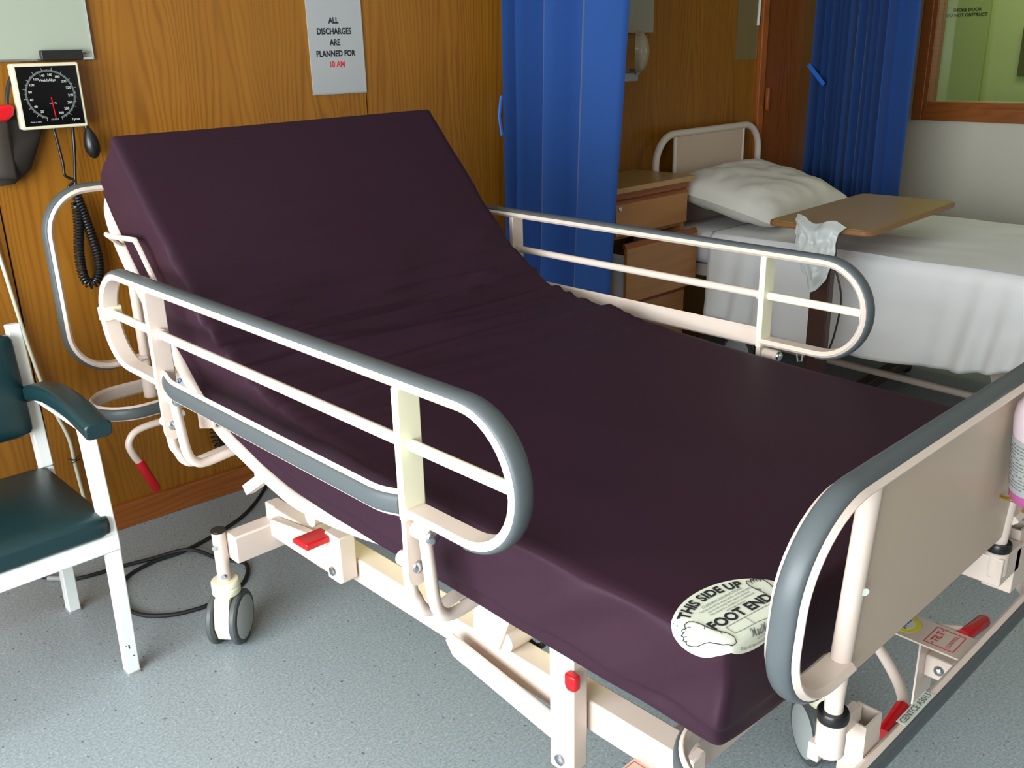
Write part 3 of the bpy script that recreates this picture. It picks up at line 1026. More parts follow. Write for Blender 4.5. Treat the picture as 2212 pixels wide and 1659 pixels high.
def prof_at(u):
    u = max(0, min(ML, u))
    lo, hi = 0, len(_cum) - 1
    while hi - lo > 1:
        md = (lo + hi) // 2
        if _cum[md] <= u:
            lo = md
        else:
            hi = md
    t = (u - _cum[lo]) / max(1e-9, _cum[hi] - _cum[lo])
    return _pvs[lo].lerp(_pvs[hi], t), _pts[lo].lerp(_pts[hi], t)


def mattress_point(u, x, t):
    b, tp = prof_at(u)
    k = t / MT
    p = b.lerp(tp, k)
    over = 0.0
    y, z = p.x, p.y
    back = max(0.0, min(1.0, (u - 0.9) / 0.35))
    xx = x / MW
    y += 0.045 * xx * back
    x = x - 0.035 * xx * back
    # soft folds: across the bend on top, upright on the sides
    bend = math.exp(-((u - 1.12) / 0.24) ** 2)
    nx = noise.noise(Vector((x * 2.2, u * 17.0, 1.7)))
    nx2 = noise.noise(Vector((x * 5.0 + u * 5, u * 34.0, 4.1)))
    top = max(0.0, min(1.0, (k - 0.7) / 0.3))
    nx3 = 1 - abs(noise.noise(Vector((x * 1.6 + u * 1.2, u * 26.0, 6.6)))) * 2
    h = bend * (0.018 * nx + 0.007 * nx2 + 0.010 * max(0, nx3) ** 3) * top + 0.003 * noise.noise(Vector((x * 4, u * 4, 0.3))) * top
    nrm = (tp - b).normalized()
    y += nrm.x * h
    z += nrm.y * h
    z -= 0.030 * max(0, 1 - k) ** 2 * math.exp(-(u / 0.10) ** 2) * max(0, math.sin(PI * min(1, max(0, xx)))) ** 0.5
    side = (1 - abs(2 * k - 1) ** 3)
    fold = noise.noise(Vector((u * 13.0 + k * 2.0, k * 1.3, 9.0 if xx < .5 else 3.0))) * (0.010 + 0.012 * bend)
    edge = 1 if xx < 0.04 else (-1 if xx > 0.96 else 0)
    x += edge * fold * side
    # welt line low on the sides
    if edge:
        x -= edge * (0.0075 / (1 + math.exp(-(k - 0.215) * 110)) - 0.004)
    if u < 0.03:
        y -= 0.0075 / (1 + math.exp(-(k - 0.215) * 110)) - 0.004
    return (x, y, z)


def rounded_box_grid(L, Wd, T, nu, nx, nt, r):
    verts, faces, key = [], [], {}

    def idx(p):
        k = (round(p[0], 6), round(p[1], 6), round(p[2], 6))
        if k not in key:
            key[k] = len(verts)
            verts.append(p)
        return key[k]

    def face_grid(o, a, b, na, nb):
        for i in range(na):
            for j in range(nb):
                q = []
                for (s, t) in ((i, j), (i + 1, j), (i + 1, j + 1), (i, j + 1)):
                    q.append(idx(tuple(o[c] + a[c] * s / na + b[c] * t / nb for c in range(3))))
                faces.append(tuple(q))
    face_grid((0, 0, T), (L, 0, 0), (0, Wd, 0), nu, nx)
    face_grid((0, 0, 0), (L, 0, 0), (0, Wd, 0), nu, nx)
    face_grid((0, 0, 0), (L, 0, 0), (0, 0, T), nu, nt)
    face_grid((0, Wd, 0), (L, 0, 0), (0, 0, T), nu, nt)
    face_grid((0, 0, 0), (0, Wd, 0), (0, 0, T), nx, nt)
    face_grid((L, 0, 0), (0, Wd, 0), (0, 0, T), nx, nt)
    out = []
    for p in verts:
        c = [max(r, min(d - r, v)) for v, d in zip(p, (L, Wd, T))]
        dv = Vector(p) - Vector(c)
        if dv.length > 1e-9:
            m = max(abs(v) for v in dv)
            dv = dv.normalized() * (r * min(1.0, m / r))
        out.append(tuple(Vector(c) + dv))
    return out, faces


vs, fs = rounded_box_grid(ML, MW, MT, 250, 70, 34, 0.011)
mt_vs = [mattress_point(u, x, t) for u, x, t in vs]
mt = empty('mattress', (0.44, 0.75, 0.606), 0, 'dark plum vinyl mattress with a raised head section on the bed with grey bumpers', 'mattress')
mt_cover = MB().add(mt_vs, fs).build('mattress_cover', M['purple'], mt, angle=70)
tree = BVHTree.FromPolygons([Vector(p) for p in mt_vs], fs)


def on_mattress(a, b, off):
    """label coordinate to the mattress skin: inside the top by a drop, past the edge folded down"""
    p = Vector((max(a, 0.012), max(b, 0.012), 0.9))
    hit = tree.ray_cast(p, Vector((0, 0, -1)))
    base = hit[0]
    ex, ey = max(0, 0.012 - a), max(0, 0.012 - b)
    e = math.hypot(ex, ey)
    q = base.copy()
    if e > 0:
        r = 0.012
        ang = min(e / r, PI / 2)
        dx, dy = -ex / e, -ey / e
        q += Vector((dx, dy, 0)) * (r * math.sin(ang)) + Vector((0, 0, -r * (1 - math.cos(ang))))
        if e > r * PI / 2:
            q += Vector((0, 0, -(e - r * PI / 2)))
        nrm = Vector((dx * math.sin(ang), dy * math.sin(ang), math.cos(ang)))
        near = tree.find_nearest(q + nrm * 0.008)[0]
        return near + nrm * off
    return q + Vector((0, 0, off))


LCX, LCY, LA, LB, LROT = 0.066, 0.031, 0.087, 0.054, -0.12


def lab(x, y, off=0.0021):
    x, y = x - LCX, y - LCY
    return on_mattress(LCX + x * math.cos(LROT) - y * math.sin(LROT), LCY + x * math.sin(LROT) + y * math.cos(LROT), off)


mb = MB()
NR, NA = 16, 64
vv, ff = [lab(LCX, LCY, 0.0012)], []
for i in range(1, NR + 1):
    for j in range(NA):
        g = 2 * PI * j / NA
        vv.append(lab(LCX + LA * i / NR * math.cos(g), LCY + LB * i / NR * math.sin(g), 0.0012))
for j in range(NA):
    ff.append((0, 1 + j, 1 + (j + 1) % NA))
for i in range(NR - 1):
    for j in range(NA):
        a, b = 1 + i * NA + j, 1 + i * NA + (j + 1) % NA
        ff.append((a, a + NA, b + NA, b))
mb.add(vv, ff)
lb = mb.build('oval_label', M['sticker'], mt, fix=False)
lb['label'] = 'white oval care label with foot outlines'
mb = MB()

# curved heading along the upper edge
heading = 'THIS SIDE UP'
widths = []
for ch in heading:
    if ch == ' ':
        widths.append(0.0045)
    else:
        tv, tf = text_geo(ch, 0.0185, 'LEFT', 0.0007)
        widths.append(max(p[0] for p in tv) - min(p[0] for p in tv) + 0.0012)
tot = sum(widths)
s = 0
for ch, w in zip(heading, widths):
    if ch != ' ':
        c = s + w / 2 - tot / 2
        ea, eb = LA - 0.013, LB - 0.013
        g, run, stp = PI / 2 + 0.10, 0.0, (-0.004 if c > 0 else 0.004)
        while run < abs(c):
            run += math.hypot(ea * math.sin(g), eb * math.cos(g)) * abs(stp)
            g += stp
        cx, cy = LCX + (LA - 0.013) * math.cos(g), LCY + (LB - 0.013) * math.sin(g)
        tang = math.atan2((LB - 0.013) * math.cos(g), -(LA - 0.013) * math.sin(g)) + PI
        ca, sa = math.cos(tang), math.sin(tang)
        tv, tf = text_geo(ch, 0.0185, 'CENTER', 0.0007)
        mb.add([lab(cx + p[0] * ca - p[1] * sa, cy + p[0] * sa + p[1] * ca) for p in tv], tf)
    s += w
put_text(mb, 'FOOT END', 0.0205, lambda x, y: lab(0.068 + x, 0.025 + y), bold=0.0007)
# foot outlines
foot = [(.033, 0), (.030, .006), (.020, .0085), (.004, .008), (-.010, .012), (-.020, .0138), (-.028, .0128), (-.032, .0085), (-.0285, .0046), (-.033, .0022), (-.0300, -.0008), (-.0328, -.0030), (-.0288, -.0052),
        (-.0302, -.0078), (-.0258, -.0096), (-.0255, -.0128), (-.020, -.0145), (-.008, -.0135), (.008, -.010), (.022, -.010), (.031, -.006)]
for (cx, cy, rot, sc, mir) in ((0.008, 0.021, -1.12, 0.86, 1), (0.126, 0.035, -1.75, 0.86, -1)):
    def fp(a, b):
        b *= mir
        return lab(cx + a * sc * math.cos(rot) - b * sc * math.sin(rot), cy + a * sc * math.sin(rot) + b * sc * math.cos(rot), 0.0024)
    mb.tube([fp(p.x, p.y) for p in smooth_path([(q_[0], q_[1], 0) for q_ in foot], 4, True)], 0.00055, 6, closed=True)
    for (x0_, y0_, x1_, y1_) in ((-.0285, .0046, -.023, .006), (-.030, -.0008, -.0255, .0004), (-.0288, -.0052, -.0245, -.0038), (-.0258, -.0096, -.022, -.008), (-.010, .012, -.006, .006), (.012, .008, .017, .004)):
        mb.tube([fp(x0_ + (x1_ - x0_) * t / 4, y0_ + (y1_ - y0_) * t / 4 + 0.0008 * math.sin(PI * t / 4)) for t in range(5)], 0.0004, 5)
mb.build('label_print', M['ink'], lb, smooth=False, fix=False)
mb = MB()
for k, (tx, w, yy) in enumerate((('CLEANING INSTRUCTIONS', 0.0056, 0.0655), ('Surface should be wiped with a mild detergent', 0.0046, 0.060), ('and rinsed using clean water and dried', 0.0046, 0.0548),
                                 ('This material is suitable to be disinfected', 0.0046, 0.0496), ('with hypochlorite', 0.0046, 0.0446))):
    put_text(mb, tx, w, lambda x, y: lab(0.072 + x, yy - 0.008 + y))
put_text(mb, 'MacMed', 0.0115, lambda x, y: lab(0.070 + x, -0.003 + y), bold=0.0002)
put_text(mb, 'HEALTHCARE', 0.0042, lambda x, y: lab(0.073 + x, -0.010 + y))
put_text(mb, 'PO Box 1451 Beaconsfield QVIC Phone 1800', 0.0052, lambda x, y: lab(0.066 + x * 0.8, -0.0165 + y + 3.2 * (x * 0.8) ** 2))
for a, b in (((0.030, 0.015), (0.108, 0.015)), ((0.108, 0.015), (0.108, 0.004)), ((0.108, 0.004), (0.030, 0.004)), ((0.030, 0.004), (0.030, 0.015)), ((0.062, 0.015), (0.062, 0.004))):
    mb.tube([lab(a[0] + (b[0] - a[0]) * i / 6, a[1] + (b[1] - a[1]) * i / 6, 0.0018) for i in range(7)], 0.00032, 5)
mb.build('small_print', M['greyink'], lb, smooth=False, fix=False)

# ------------------------------------------------------------------ visitor chair
ch = empty('armchair', (-0.40, 1.70, 0), 0, 'white framed visitor chair with dark green vinyl seat beside the wall', 'chair')
CX0, CX1 = -0.645, -0.116


def chair_post(x, pts, nm, w=0.030):
    mb = MB()
    for a, b in zip(pts[:-1], pts[1:]):
        mb.bar((x, a[0], a[1]), (x, b[0], b[1]), w, w, (1, 0, 0))
    return mb.build(nm, M['white_enamel'], ch, bevel=0.003)


for x in (CX1 - 0.015, CX0 + 0.015):
    chair_post(x, [(1.518, 0.004), (1.500, 0.36), (1.528, 0.635)], 'front_leg')
    chair_post(x, [(1.885, 0.004), (1.868, 0.42), (1.905, 0.775)], 'rear_leg')
    MB().prism(roundrect(x - 0.016, 1.50, x + 0.016, 1.535, 0.004, 3), 0, 0.006).build('foot_cap', M['grey_plastic'], ch)
    MB().prism(roundrect(x - 0.016, 1.868, x + 0.016, 1.902, 0.004, 3), 0, 0.006).build('foot_cap', M['grey_plastic'], ch)
    MB().bar((x, 1.50, 0.352), (x, 1.87, 0.345), 0.028, 0.036, (1, 0, 0)).build('seat_rail', M['white_enamel'], ch, bevel=0.003)
    # padded armrest
    prof = smooth_path([(x + 0.004, 1.862, 0.612), (x + 0.004, 1.80, 0.632), (x + 0.004, 1.70, 0.648), (x + 0.004, 1.58, 0.648), (x + 0.004, 1.50, 0.636), (x + 0.004, 1.455, 0.628)], 6)
    mb = MB()
    sec = [(a, b) for a, b in roundrect(-0.0285, -0.019, 0.0285, 0.019, 0.012, 4)]
    mb.sweep(prof, sec, (1, 0, 0))
    mb.build('armrest', M['green_vinyl'], ch, bevel=0.004)
    MB().bar((x, 1.895, 0.615), (x, 1.525, 0.617), 0.026, 0.010, (1, 0, 0)).build('arm_bar', M['white_enamel'], ch)
MB().box((CX0, 1.484, 0.332), (CX1, 1.514, 0.374)).build('front_rail', M['white_enamel'], ch, bevel=0.003)
MB().box((CX0, 1.855, 0.335), (CX1, 1.88, 0.37)).build('back_rail', M['white_enamel'], ch, bevel=0.003)


def cushion(mb, lo, hi, r, crown, n=16):
    L = [hi[i] - lo[i] for i in range(3)]
    v, f = rounded_box_grid(L[0], L[1], L[2], n, n, 6, r)
    out = []
    for p in v:
        a, b = p[0] / L[0] * 2 - 1, p[1] / L[1] * 2 - 1
        c = p[2] / L[2]
        out.append((p[0], p[1], p[2] + crown * max(0, c - 0.5) * 2 * (1 - a * a) * (1 - b * b)))
    mb.add([(lo[0] + p[0], lo[1] + p[1], lo[2] + p[2]) for p in out], f)


mb = MB()
cushion(mb, (CX0 + 0.012, 1.470, 0.374), (CX1 - 0.012, 1.872, 0.426), 0.020, 0.016)
mb.build('seat', M['green_vinyl'], ch, angle=80)
mb = MB()
tilt = Matrix.Translation((0, 1.862, 0.515)) @ Matrix.Rotation(-0.10 - PI / 2 * 0, 4, 'X') @ Matrix.Rotation(PI / 2, 4, 'X')
mb.M = tilt
cushion(mb, (CX0 + 0.032, 0.0, -0.012), (CX1 - 0.032, 0.250, 0.040), 0.022, 0.012)
mb.build('backrest', M['green_vinyl'], ch, angle=80)

mb = MB()
for (dx, y, z, w, h) in ((-0.006, 0, 0.088, 0.004, 0.010), (-0.003, 0, 0.078, 0.003, 0.012), (-0.009, 0, 0.084, 0.003, 0.006), (0.004, 0, 0.050, 0.002, 0.002)):
    mb.box((CX1 - 0.015 + dx - w / 2, 1.4990, z - h / 2), (CX1 - 0.015 + dx + w / 2, 1.5020 + 0.0, z + h / 2))
for (y, z, w, h) in ((1.509, 0.092, 0.004, 0.008), (1.514, 0.066, 0.002, 0.005)):
    mb.box((CX1 - 0.002, y - w / 2, z - h / 2), (CX1 + 0.0003, y + w / 2, z + h / 2))
mb.build('chipped_paint', M['black'], ch, smooth=False)

# ------------------------------------------------------------------ wall things left
# whiteboard
wbd = empty('whiteboard', W(-0.20, 1.356, 0), PHI, 'white writing board on the panelled wall above the blood pressure gauge', 'whiteboard')
MB().box((-0.55, -0.012, 0.004), (0.486, 0.0, 0.72)).build('board_face', M['board'], wbd, world=False, smooth=False)
MB().box((-0.553, -0.014, 0), (0.489, 0.0, 0.005)).box((0.4855, -0.014, 0.0), (0.489, 0, 0.722)).box((-0.553, -0.014, 0), (-0.5495, 0, 0.722)).box((-0.553, -0.014, 0.719), (0.489, 0, 0.724)).build('board_edge', M['steel'], wbd, world=False, smooth=False)
er = empty('board_eraser', W(0.208, 1.354, 0.012), PHI, 'black board eraser with a silver end on the lower edge of the whiteboard', 'eraser')
MB().box((-0.056, -0.022, 0.002), (0.047, 0, 0.027)).build('eraser_block', M['black'], er, world=False, bevel=0.002)
MB().tube([(0.047, -0.011, 0.020), (0.056, -0.011, 0.021), (0.061, -0.011, 0.019)], 0.0035, 10).build('silver_end', M['steel'], er, world=False)

# wall sphygmomanometer
gg = empty('blood_pressure_gauge', W(0.148, 1.19, 0), PHI, 'square black dial blood pressure gauge on the wall under the whiteboard', 'gauge')
MB().box((-0.040, -0.030, 0.050), (0.072, 0, 0.150)).build('wall_bracket', M['gauge_body'], gg, world=False, bevel=0.004)
mb = MB()
mb.prism(roundrect(-0.0815, 0.0, 0.0815, 0.161, 0.005), -0.062, -0.028, 'Y')
mb.build('case', M['gauge_body'], gg, world=False, bevel=0.003)
dial = MB().box((-0.0735, -0.0632, 0.008), (0.0735, -0.0622, 0.153)).build('dial_face', M['dial'], gg, world=False, smooth=False)
mb = MB()
c0 = (0.0, 0.083)
gap0, gap1 = -PI / 2 - 0.30, -PI / 2 - 2 * PI + 0.30
arcpts = [gap0 + (gap1 - gap0) * i / 60 for i in range(61)]
mb.add([(c0[0] + r_ * math.cos(a), -0.0636, c0[1] + r_ * math.sin(a)) for a in arcpts for r_ in (0.0565, 0.0615)], [(2 * i, 2 * i + 2, 2 * i + 3, 2 * i + 1) for i in range(60)])
mb.build('scale_ring', M['dialring'], dial, world=False, smooth=False, fix=False)
mb = MB()
for i in range(31):
    a = gap0 + (gap1 - gap0) * i / 30
    r1 = 0.067 if i % 2 == 0 else 0.0635
    p, q = [(c0[0] + r_ * math.cos(a), -0.0638, c0[1] + r_ * math.sin(a)) for r_ in (0.0585, r1)]
    mb.bar(p, q, 0.0006, 0.0004, (-math.sin(a), 0, math.cos(a)))
for k in range(15):
    num = 20 * (k + 1)
    a = gap0 + (gap1 - gap0) * (num - 4) / 300
    x_, z_ = c0[0] + 0.049 * math.cos(a), c0[1] + 0.049 * math.sin(a)
    put_text(mb, str(num), 0.0085, lambda x, y: (x_ + x, -0.0638, z_ + y), bold=0.0002)
put_text(mb, 'WelchAllyn', 0.0088, lambda x, y: (-0.002 + x, -0.0638, 0.119 + y), bold=0.0002)
put_text(mb, 'Tycos', 0.0085, lambda x, y: (0.052 + x, -0.0638, 0.020 + y), bold=0.0002)
put_text(mb, 'mm Hg', 0.006, lambda x, y: (0.002 + x, -0.0638, 0.063 + y))
put_text(mb, 'CE 0297', 0.0055, lambda x, y: (0.0 + x, -0.0638, 0.022 + y))
put_text(mb, 'Made in USA', 0.005, lambda x, y: (-0.047 + x, -0.0638, 0.018 + y))
mb.build('dial_numbers', M['dialink'], dial, world=False, smooth=False, fix=False)
MB().bar((0.0, -0.0648, 0.077), (0.003, -0.0648, 0.024), 0.0024, 0.0008).build('needle', M['red'], dial, world=False)
# hoses: straight one, coiled one hanging as a loop, bulb
gl = lambda s, z, d: (s - 0.148, -d, z - 1.19)


def helix(center, r, turns_per_m, per=12):
    P = [Vector(p) for p in center]
    out = []
    ph = 0.0
    for i in range(len(P) - 1):
        a, b = P[i], P[i + 1]
        d = b - a
        n = max(1, int(d.length * turns_per_m * per))
        t = d.normalized()
        s = t.orthogonal().normalized() if i == 0 else (s - t * s.dot(t)).normalized()
        q = t.cross(s)
        for k in range(n):
            out.append(a + d * (k / n) + (s * math.cos(ph) + q * math.sin(ph)) * r)
            ph += 2 * PI / per
    return out


path1 = smooth_path([gl(0.196, 1.20, 0.04), gl(0.190, 1.12, 0.035), gl(0.178, 1.04, 0.035), gl(0.176, 0.985, 0.035)], 6)
coil1 = smooth_path([gl(0.172, 0.99, 0.035), gl(0.168, 0.93, 0.035), gl(0.156, 0.85, 0.035), gl(0.158, 0.785, 0.035), gl(0.176, 0.765, 0.035), gl(0.197, 0.785, 0.035), gl(0.204, 0.83, 0.035), gl(0.198, 0.89, 0.035), gl(0.188, 0.95, 0.035), gl(0.176, 1.015, 0.035)], 6)
path2 = smooth_path([gl(0.176, 1.015, 0.035), gl(0.160, 1.035, 0.035), gl(0.178, 1.05, 0.035), gl(0.156, 1.066, 0.035), gl(0.156, 1.10, 0.035), gl(0.148, 1.20, 0.035)], 6)
MB().tube(path1, 0.0042, 10).tube(helix(coil1, 0.0108, 125), 0.0036, 7).tube(path2, 0.0038, 10).build('coiled_hose', M['black'], gg, world=False)
MB().tube(smooth_path([gl(0.228, 1.195, 0.045), gl(0.230, 1.17, 0.045)], 3), 0.006, 12).lathe(
    [(0.006, 0.012), (0.009, 0.006), (0.0165, -0.010), (0.0205, -0.030), (0.0190, -0.048), (0.012, -0.062), (0.004, -0.068), (0, -0.068)], gl(0.231, 1.172, 0.05), (-0.08, 0, 1)).build('inflation_bulb', M['black'], gg, world=False)
MB().tube(smooth_path([gl(0.075, 1.325, 0.03), gl(0.060, 1.300, 0.035), gl(0.048, 1.265, 0.04), gl(0.046, 1.24, 0.04)], 5), 0.0055, 10).build('cuff_tube', M['blackmatte'], gg, world=False)

# rolled cuff hanging beside the gauge
cf = empty('pressure_cuff', W(0.045, 1.07, 0), PHI, 'dark brown blood pressure cuff with a red tab hanging behind the gauge', 'cuff')
mb = MB()


def cuff_pt(i, j):
    a = 2 * PI * i
    v = j
    w = 0.080 * (1 - 0.22 * (1 - v)) * (1 - 0.6 * max(0, 1 - v / 0.14) ** 2)
    cx = -0.040 + 0.058 * v
    dd_ = 0.011 + 0.016 * math.sin(PI * min(1, v * 1.1 + 0.1)) ** 2
    z = 0.158 * v + 0.012 * math.sin(a) * v - (0.014 if v < 0.01 else 0)
    return (cx + w * math.cos(a), -0.0285 + 0.0 + min(dd_ * math.sin(a), 0.02) + (0.013 * max(0, v - 0.6) / 0.4), z + 0.004 * noise.noise(Vector((i * 4, v * 5, 0))))


mb.grid(36, 14, cuff_pt)
vb = [(cuff_pt(i / 36, 0)) for i in range(36)]
mb.add(vb, [tuple(range(36))])
vb = [(cuff_pt(i / 36, 1)) for i in range(36)]
mb.add(vb, [tuple(range(36))])
mb.build('cuff_roll', M['cuff'], cf, world=False, angle=80)
mb = MB()
mb.grid(10, 8, lambda i, j: (-0.085 + 0.075 * i + 0.02 * j * (1 - i), -0.055 - 0.008 * math.sin(PI * i), 0.010 + 0.135 * j - 0.008 * i * (1 - j)))
g1 = mb.build('cuff_flap', M['cuff_grey'], cf, world=False)
g1.modifiers.new('thickness', 'SOLIDIFY').thickness = 0.004
mb = MB()
mb.prism([(-0.060, 0.138), (-0.010, 0.142), (0.010, 0.158), (0.016, 0.178), (0.002, 0.186), (-0.025, 0.180), (-0.06, 0.168)], -0.052, -0.022, 'Y')
mb.build('red_tab', M['red'], cf, world=False, bevel=0.006)

# discharge notice
sg = empty('notice_sign', W(1.045, 1.231, 0), PHI, 'white printed notice about discharges in a clear holder on the panelled wall', 'sign')
MB().box((-0.098, -0.003, 0), (0.098, 0, 0.31)).build('sheet', M['paper'], sg, world=False, smooth=False)
MB().box((-0.100, -0.004, -0.002), (0.100, 0, 0.002)).box((0.097, -0.004, 0), (0.100, 0, 0.31)).build('holder_edge', M['grey_plastic'], sg, world=False, smooth=False)
mb = MB()
for tx, z in (('ALL', 0.218), ('DISCHARGES', 0.186), ('ARE', 0.153), ('PLANNED FOR', 0.120)):
    put_text(mb, tx, 0.0245, lambda x, y: (-0.005 + x * 0.87, -0.0034, z + y), bold=0.0009)
mb.build('lettering', M['ink'], sg, world=False, smooth=False, fix=False)
mb = MB()
put_text(mb, '10 AM', 0.0245, lambda x, y: (-0.004 + x * 0.87, -0.0034, 0.088 + y), bold=0.0009)
mb.build('red_lettering', M['redink'], sg, world=False, smooth=False, fix=False)['label'] = 'red 10 AM line'

# white cable down the wall, tied to a panel edge
cw = empty('call_bell_cable', W(-0.03, 0.9, 0), PHI, 'off white cable running down the wall behind the green chair', 'cable')
cp = smooth_path([W(-0.055, 1.05, .012), W(-0.035, 0.865, 0.012), W(-0.012, 0.63, 0.012), W(0.012, 0.46, 0.012), W(0.043, 0.335, 0.014), W(0.047, 0.25, 0.014), W(0.052, 0.16, 0.014), W(0.055, 0.09, 0.022), W(0.055, 0.004, 0.026)], 6)
MB().tube(cp, 0.0052, 10).build('cable', M['cable_white'], cw)
mb = MB()
mb.tube([W(0.030, 0.272, 0.02), W(0.046, 0.266, 0.026), W(0.062, 0.274, 0.02)], 0.0016, 6).tube([W(0.032, 0.255, 0.02), W(0.046, 0.262, 0.028), W(0.06, 0.262, 0.02)], 0.0016, 6)
mb.tube([W(0.047 + 0.007 * math.cos(t * PI / 6), 0.264, 0.014 + 0.008 * math.sin(t * PI / 6)) for t in range(12)], 0.0014, 6, closed=True)
mb.build('black_tie', M['blackmatte'], cw)

# black mains lead lying on the floor under the bed
pc = empty('power_cord', (0.25, 1.9, 0), 0, 'black power cord looping over the floor behind the rear caster', 'cord')
pts = [(0.66, 2.10, 0.30), (0.64, 2.14, 0.12), (0.602, 2.165, 0.012), (0.479, 2.056, .006), (0.368, 1.997, .006), (0.214, 1.956, .006), (0.118, 1.961, .006), (0.024, 1.927, .006), (-0.03, 1.82, .006),
       (-0.022, 1.731, .006), (0.026, 1.673, .006), (0.089, 1.645, .006), (0.139, 1.643, .006), (0.24, 1.67, .006), (0.30, 1.76, .006), (0.261, 1.838, .006), (0.219, 1.938, .0145), (0.126, 1.979, .007),
       (0.043, 2.003, .006), (-0.065, 2.026, .006), (-0.11, 2.073, .006), (-0.14, 2.12, .006)]
MB().tube(smooth_path(pts, 7), 0.0055, 10).build('lead', M['blackmatte'], pc)
MB().tube([(-0.085, 2.04, 0.008), (-0.125, 2.085, 0.008)], 0.0075, 12).build('inline_sleeve', M['grey_plastic'], pc)

# second coiled lead hanging behind the bed head
hc = empty('handset_lead', W(0.47, 0.17, 0), PHI, 'black coiled lead hanging low on the wall behind the bed frame', 'cord')
cpts = smooth_path([W(0.50, 0.42, 0.03), W(0.475, 0.30, 0.03), W(0.468, 0.20, 0.03), W(0.50, 0.165, 0.03), W(0.535, 0.20, 0.03), W(0.55, 0.32, 0.03), W(0.56, 0.44, 0.03)], 6)
MB().tube(helix(cpts, 0.012, 75), 0.003, 7).build('coil', M['blackmatte'], hc)

# ------------------------------------------------------------------ curtains
def curtain(name, pleats, z0, z1, lean, label, group=None):
    """pleats: list of (x, y) plan points of the folded cloth, hanging from a ceiling track"""
    ys = sum(p[1] for p in pleats) / len(pleats)
    xs = sum(p[0] for p in pleats) / len(pleats)
    root = empty(name, (xs, ys, z0), 0, label, 'curtain', group)
    fine = []
    for (a, b) in zip(pleats[:-1], pleats[1:]):
        for k in range(6):
            t = k / 6
            fine.append((a[0] + (b[0] - a[0]) * t, a[1] + (b[1] - a[1]) * t))
    fine.append(pleats[-1])
    n = len(fine)
    # soften the creases a little
    sm = [fine[0]]
    for i in range(1, n - 1):
        sm.append(tuple(0.2 * fine[i - 1][c] + 0.6 * fine[i][c] + 0.2 * fine[i + 1][c] for c in (0, 1)))
    sm.append(fine[-1])
    NZ = 24

    def fn(i, j):
        k = int(round(i * (n - 1)))
        x, y = sm[k]
        w = 1 - j
        z = z0 + (z1 - z0) * j
        sx, sy = lean(i, w)
        x += sx + 0.010 * w * noise.noise(Vector((k * 0.35, z * 0.9, 2.0)))
        y += sy + 0.006 * w * noise.noise(Vector((k * 0.35, z * 1.1, 7.0)))
        return (x, y, z)
    c = MB().grid(n - 1, NZ, fn).build('cloth', M['curtain'], root, angle=24, fix=False)
    sd = c.modifiers.new('thickness', 'SOLIDIFY')
    sd.thickness = 0.0015
    return root


CXA = 1.72
pl = []
ya, yb_ = 1.535, 2.14
edges_y = [1.535, 1.665, 1.775, 1.865, 1.965, 2.02, 2.07, 2.10, 2.125]
for i, y in enumerate(edges_y):
    pl.append((CXA + (0.058 if i % 2 == 0 else -0.058), y))
pl[0] = (CXA + 0.02, 1.535)
c1 = curtain('privacy_curtain', pl, 0.37, 2.445, lambda i, w: (0.0, 0.125 * w * (1 - i) ** 1.2), 'bright blue pleated curtain bunched between the two beds')
MB().tube([(1.70, 2.150, 1.19), (1.694, 2.158, 1.12), (1.70, 2.152, 1.05)], 0.006, 6).build('tie_loop', M['curtain_tie'], c1)
CXB = 3.72
random.seed(11)
pl = []
y = 1.56
pl.append((CXB - 0.02, 1.545))
pl.append((CXB + 0.03, 1.66))
y = 1.66
i = 0
while y < 2.03:
    y += random.uniform(0.010, 0.026)
    pl.append((CXB + (-0.055 if i % 2 == 0 else 0.05) + random.uniform(-0.012, 0.012), y))
    i += 1
c2 = curtain('privacy_curtain', pl, 0.35, 2.445, lambda i, w: (0.0, 0.0), 'dark blue curtain tightly bunched in the corner beside the corridor window')
MB().bar((CXB - 0.068, 2.045, 1.235), (CXB - 0.085, 1.945, 1.145), 0.003, 0.020, (1, 0, 0)).build('tie_strip', M['curtain_tie'], c2)
# ceiling tracks the curtains hang from
for nm, x, yy, lbl in (('curtain_track', CXA, 1.2, 'white ceiling track carrying the curtain between the beds'), ('curtain_track', CXB, 1.2, 'white ceiling track carrying the corner curtain')):
    o = MB().box((x - 0.012, -0.4, 2.45), (x + 0.012, 2.15, 2.475)).box((x - 0.01, 0.0, 2.475), (x + 0.01, 0.02, ZC)).box((x - 0.01, 2.0, 2.475), (x + 0.01, 2.02, ZC)).build(nm, M['window_white'], smooth=False)
    tag(o, lbl, 'curtain track')

# ------------------------------------------------------------------ things on the wall behind bed two
gp = MB().box((2.30, -0.03, 1.395), (2.53, 0, 1.75)).build('wall_panel_box', M['grey_board'], smooth=False, bevel=0.003)
gp.matrix_world = WM
tag(gp, 'grey service panel on the wall above the reading lamp', 'panel')
lp = empty('reading_lamp', (2.30, 2.06, 1.25), 0, 'oval beige reading lamp on a grey wall bracket beside the blue curtain', 'lamp')
mb = MB()
sh_ = [(0.0, 0.040)] + [(0.078 * math.sin(a), 0.040 * math.cos(a)) for a in [PI / 2 * i / 10 for i in range(1, 11)]]
T = Matrix.Translation((2.335, 2.03, 1.325)) @ Matrix.Rotation(-0.95, 4, 'Z')
outer = [(r_, h) for r_, h in sh_] + [(0.079, -0.012), (0.075, -0.012)] + [(r_ * 0.94, h * 0.9) for r_, h in reversed(sh_)]
MB(T).lathe(outer[:-1], (0, 0, 0), (1, 0, 0), 32).build('lamp_shade', M['lamp_shell'], lp)
MB(T).lathe([(0.0, -0.004), (0.072, -0.006), (0.072, -0.012), (0.0, -0.010)], (0, 0, 0), (1, 0, 0), 32).build('lamp_opening', M['black'], lp)
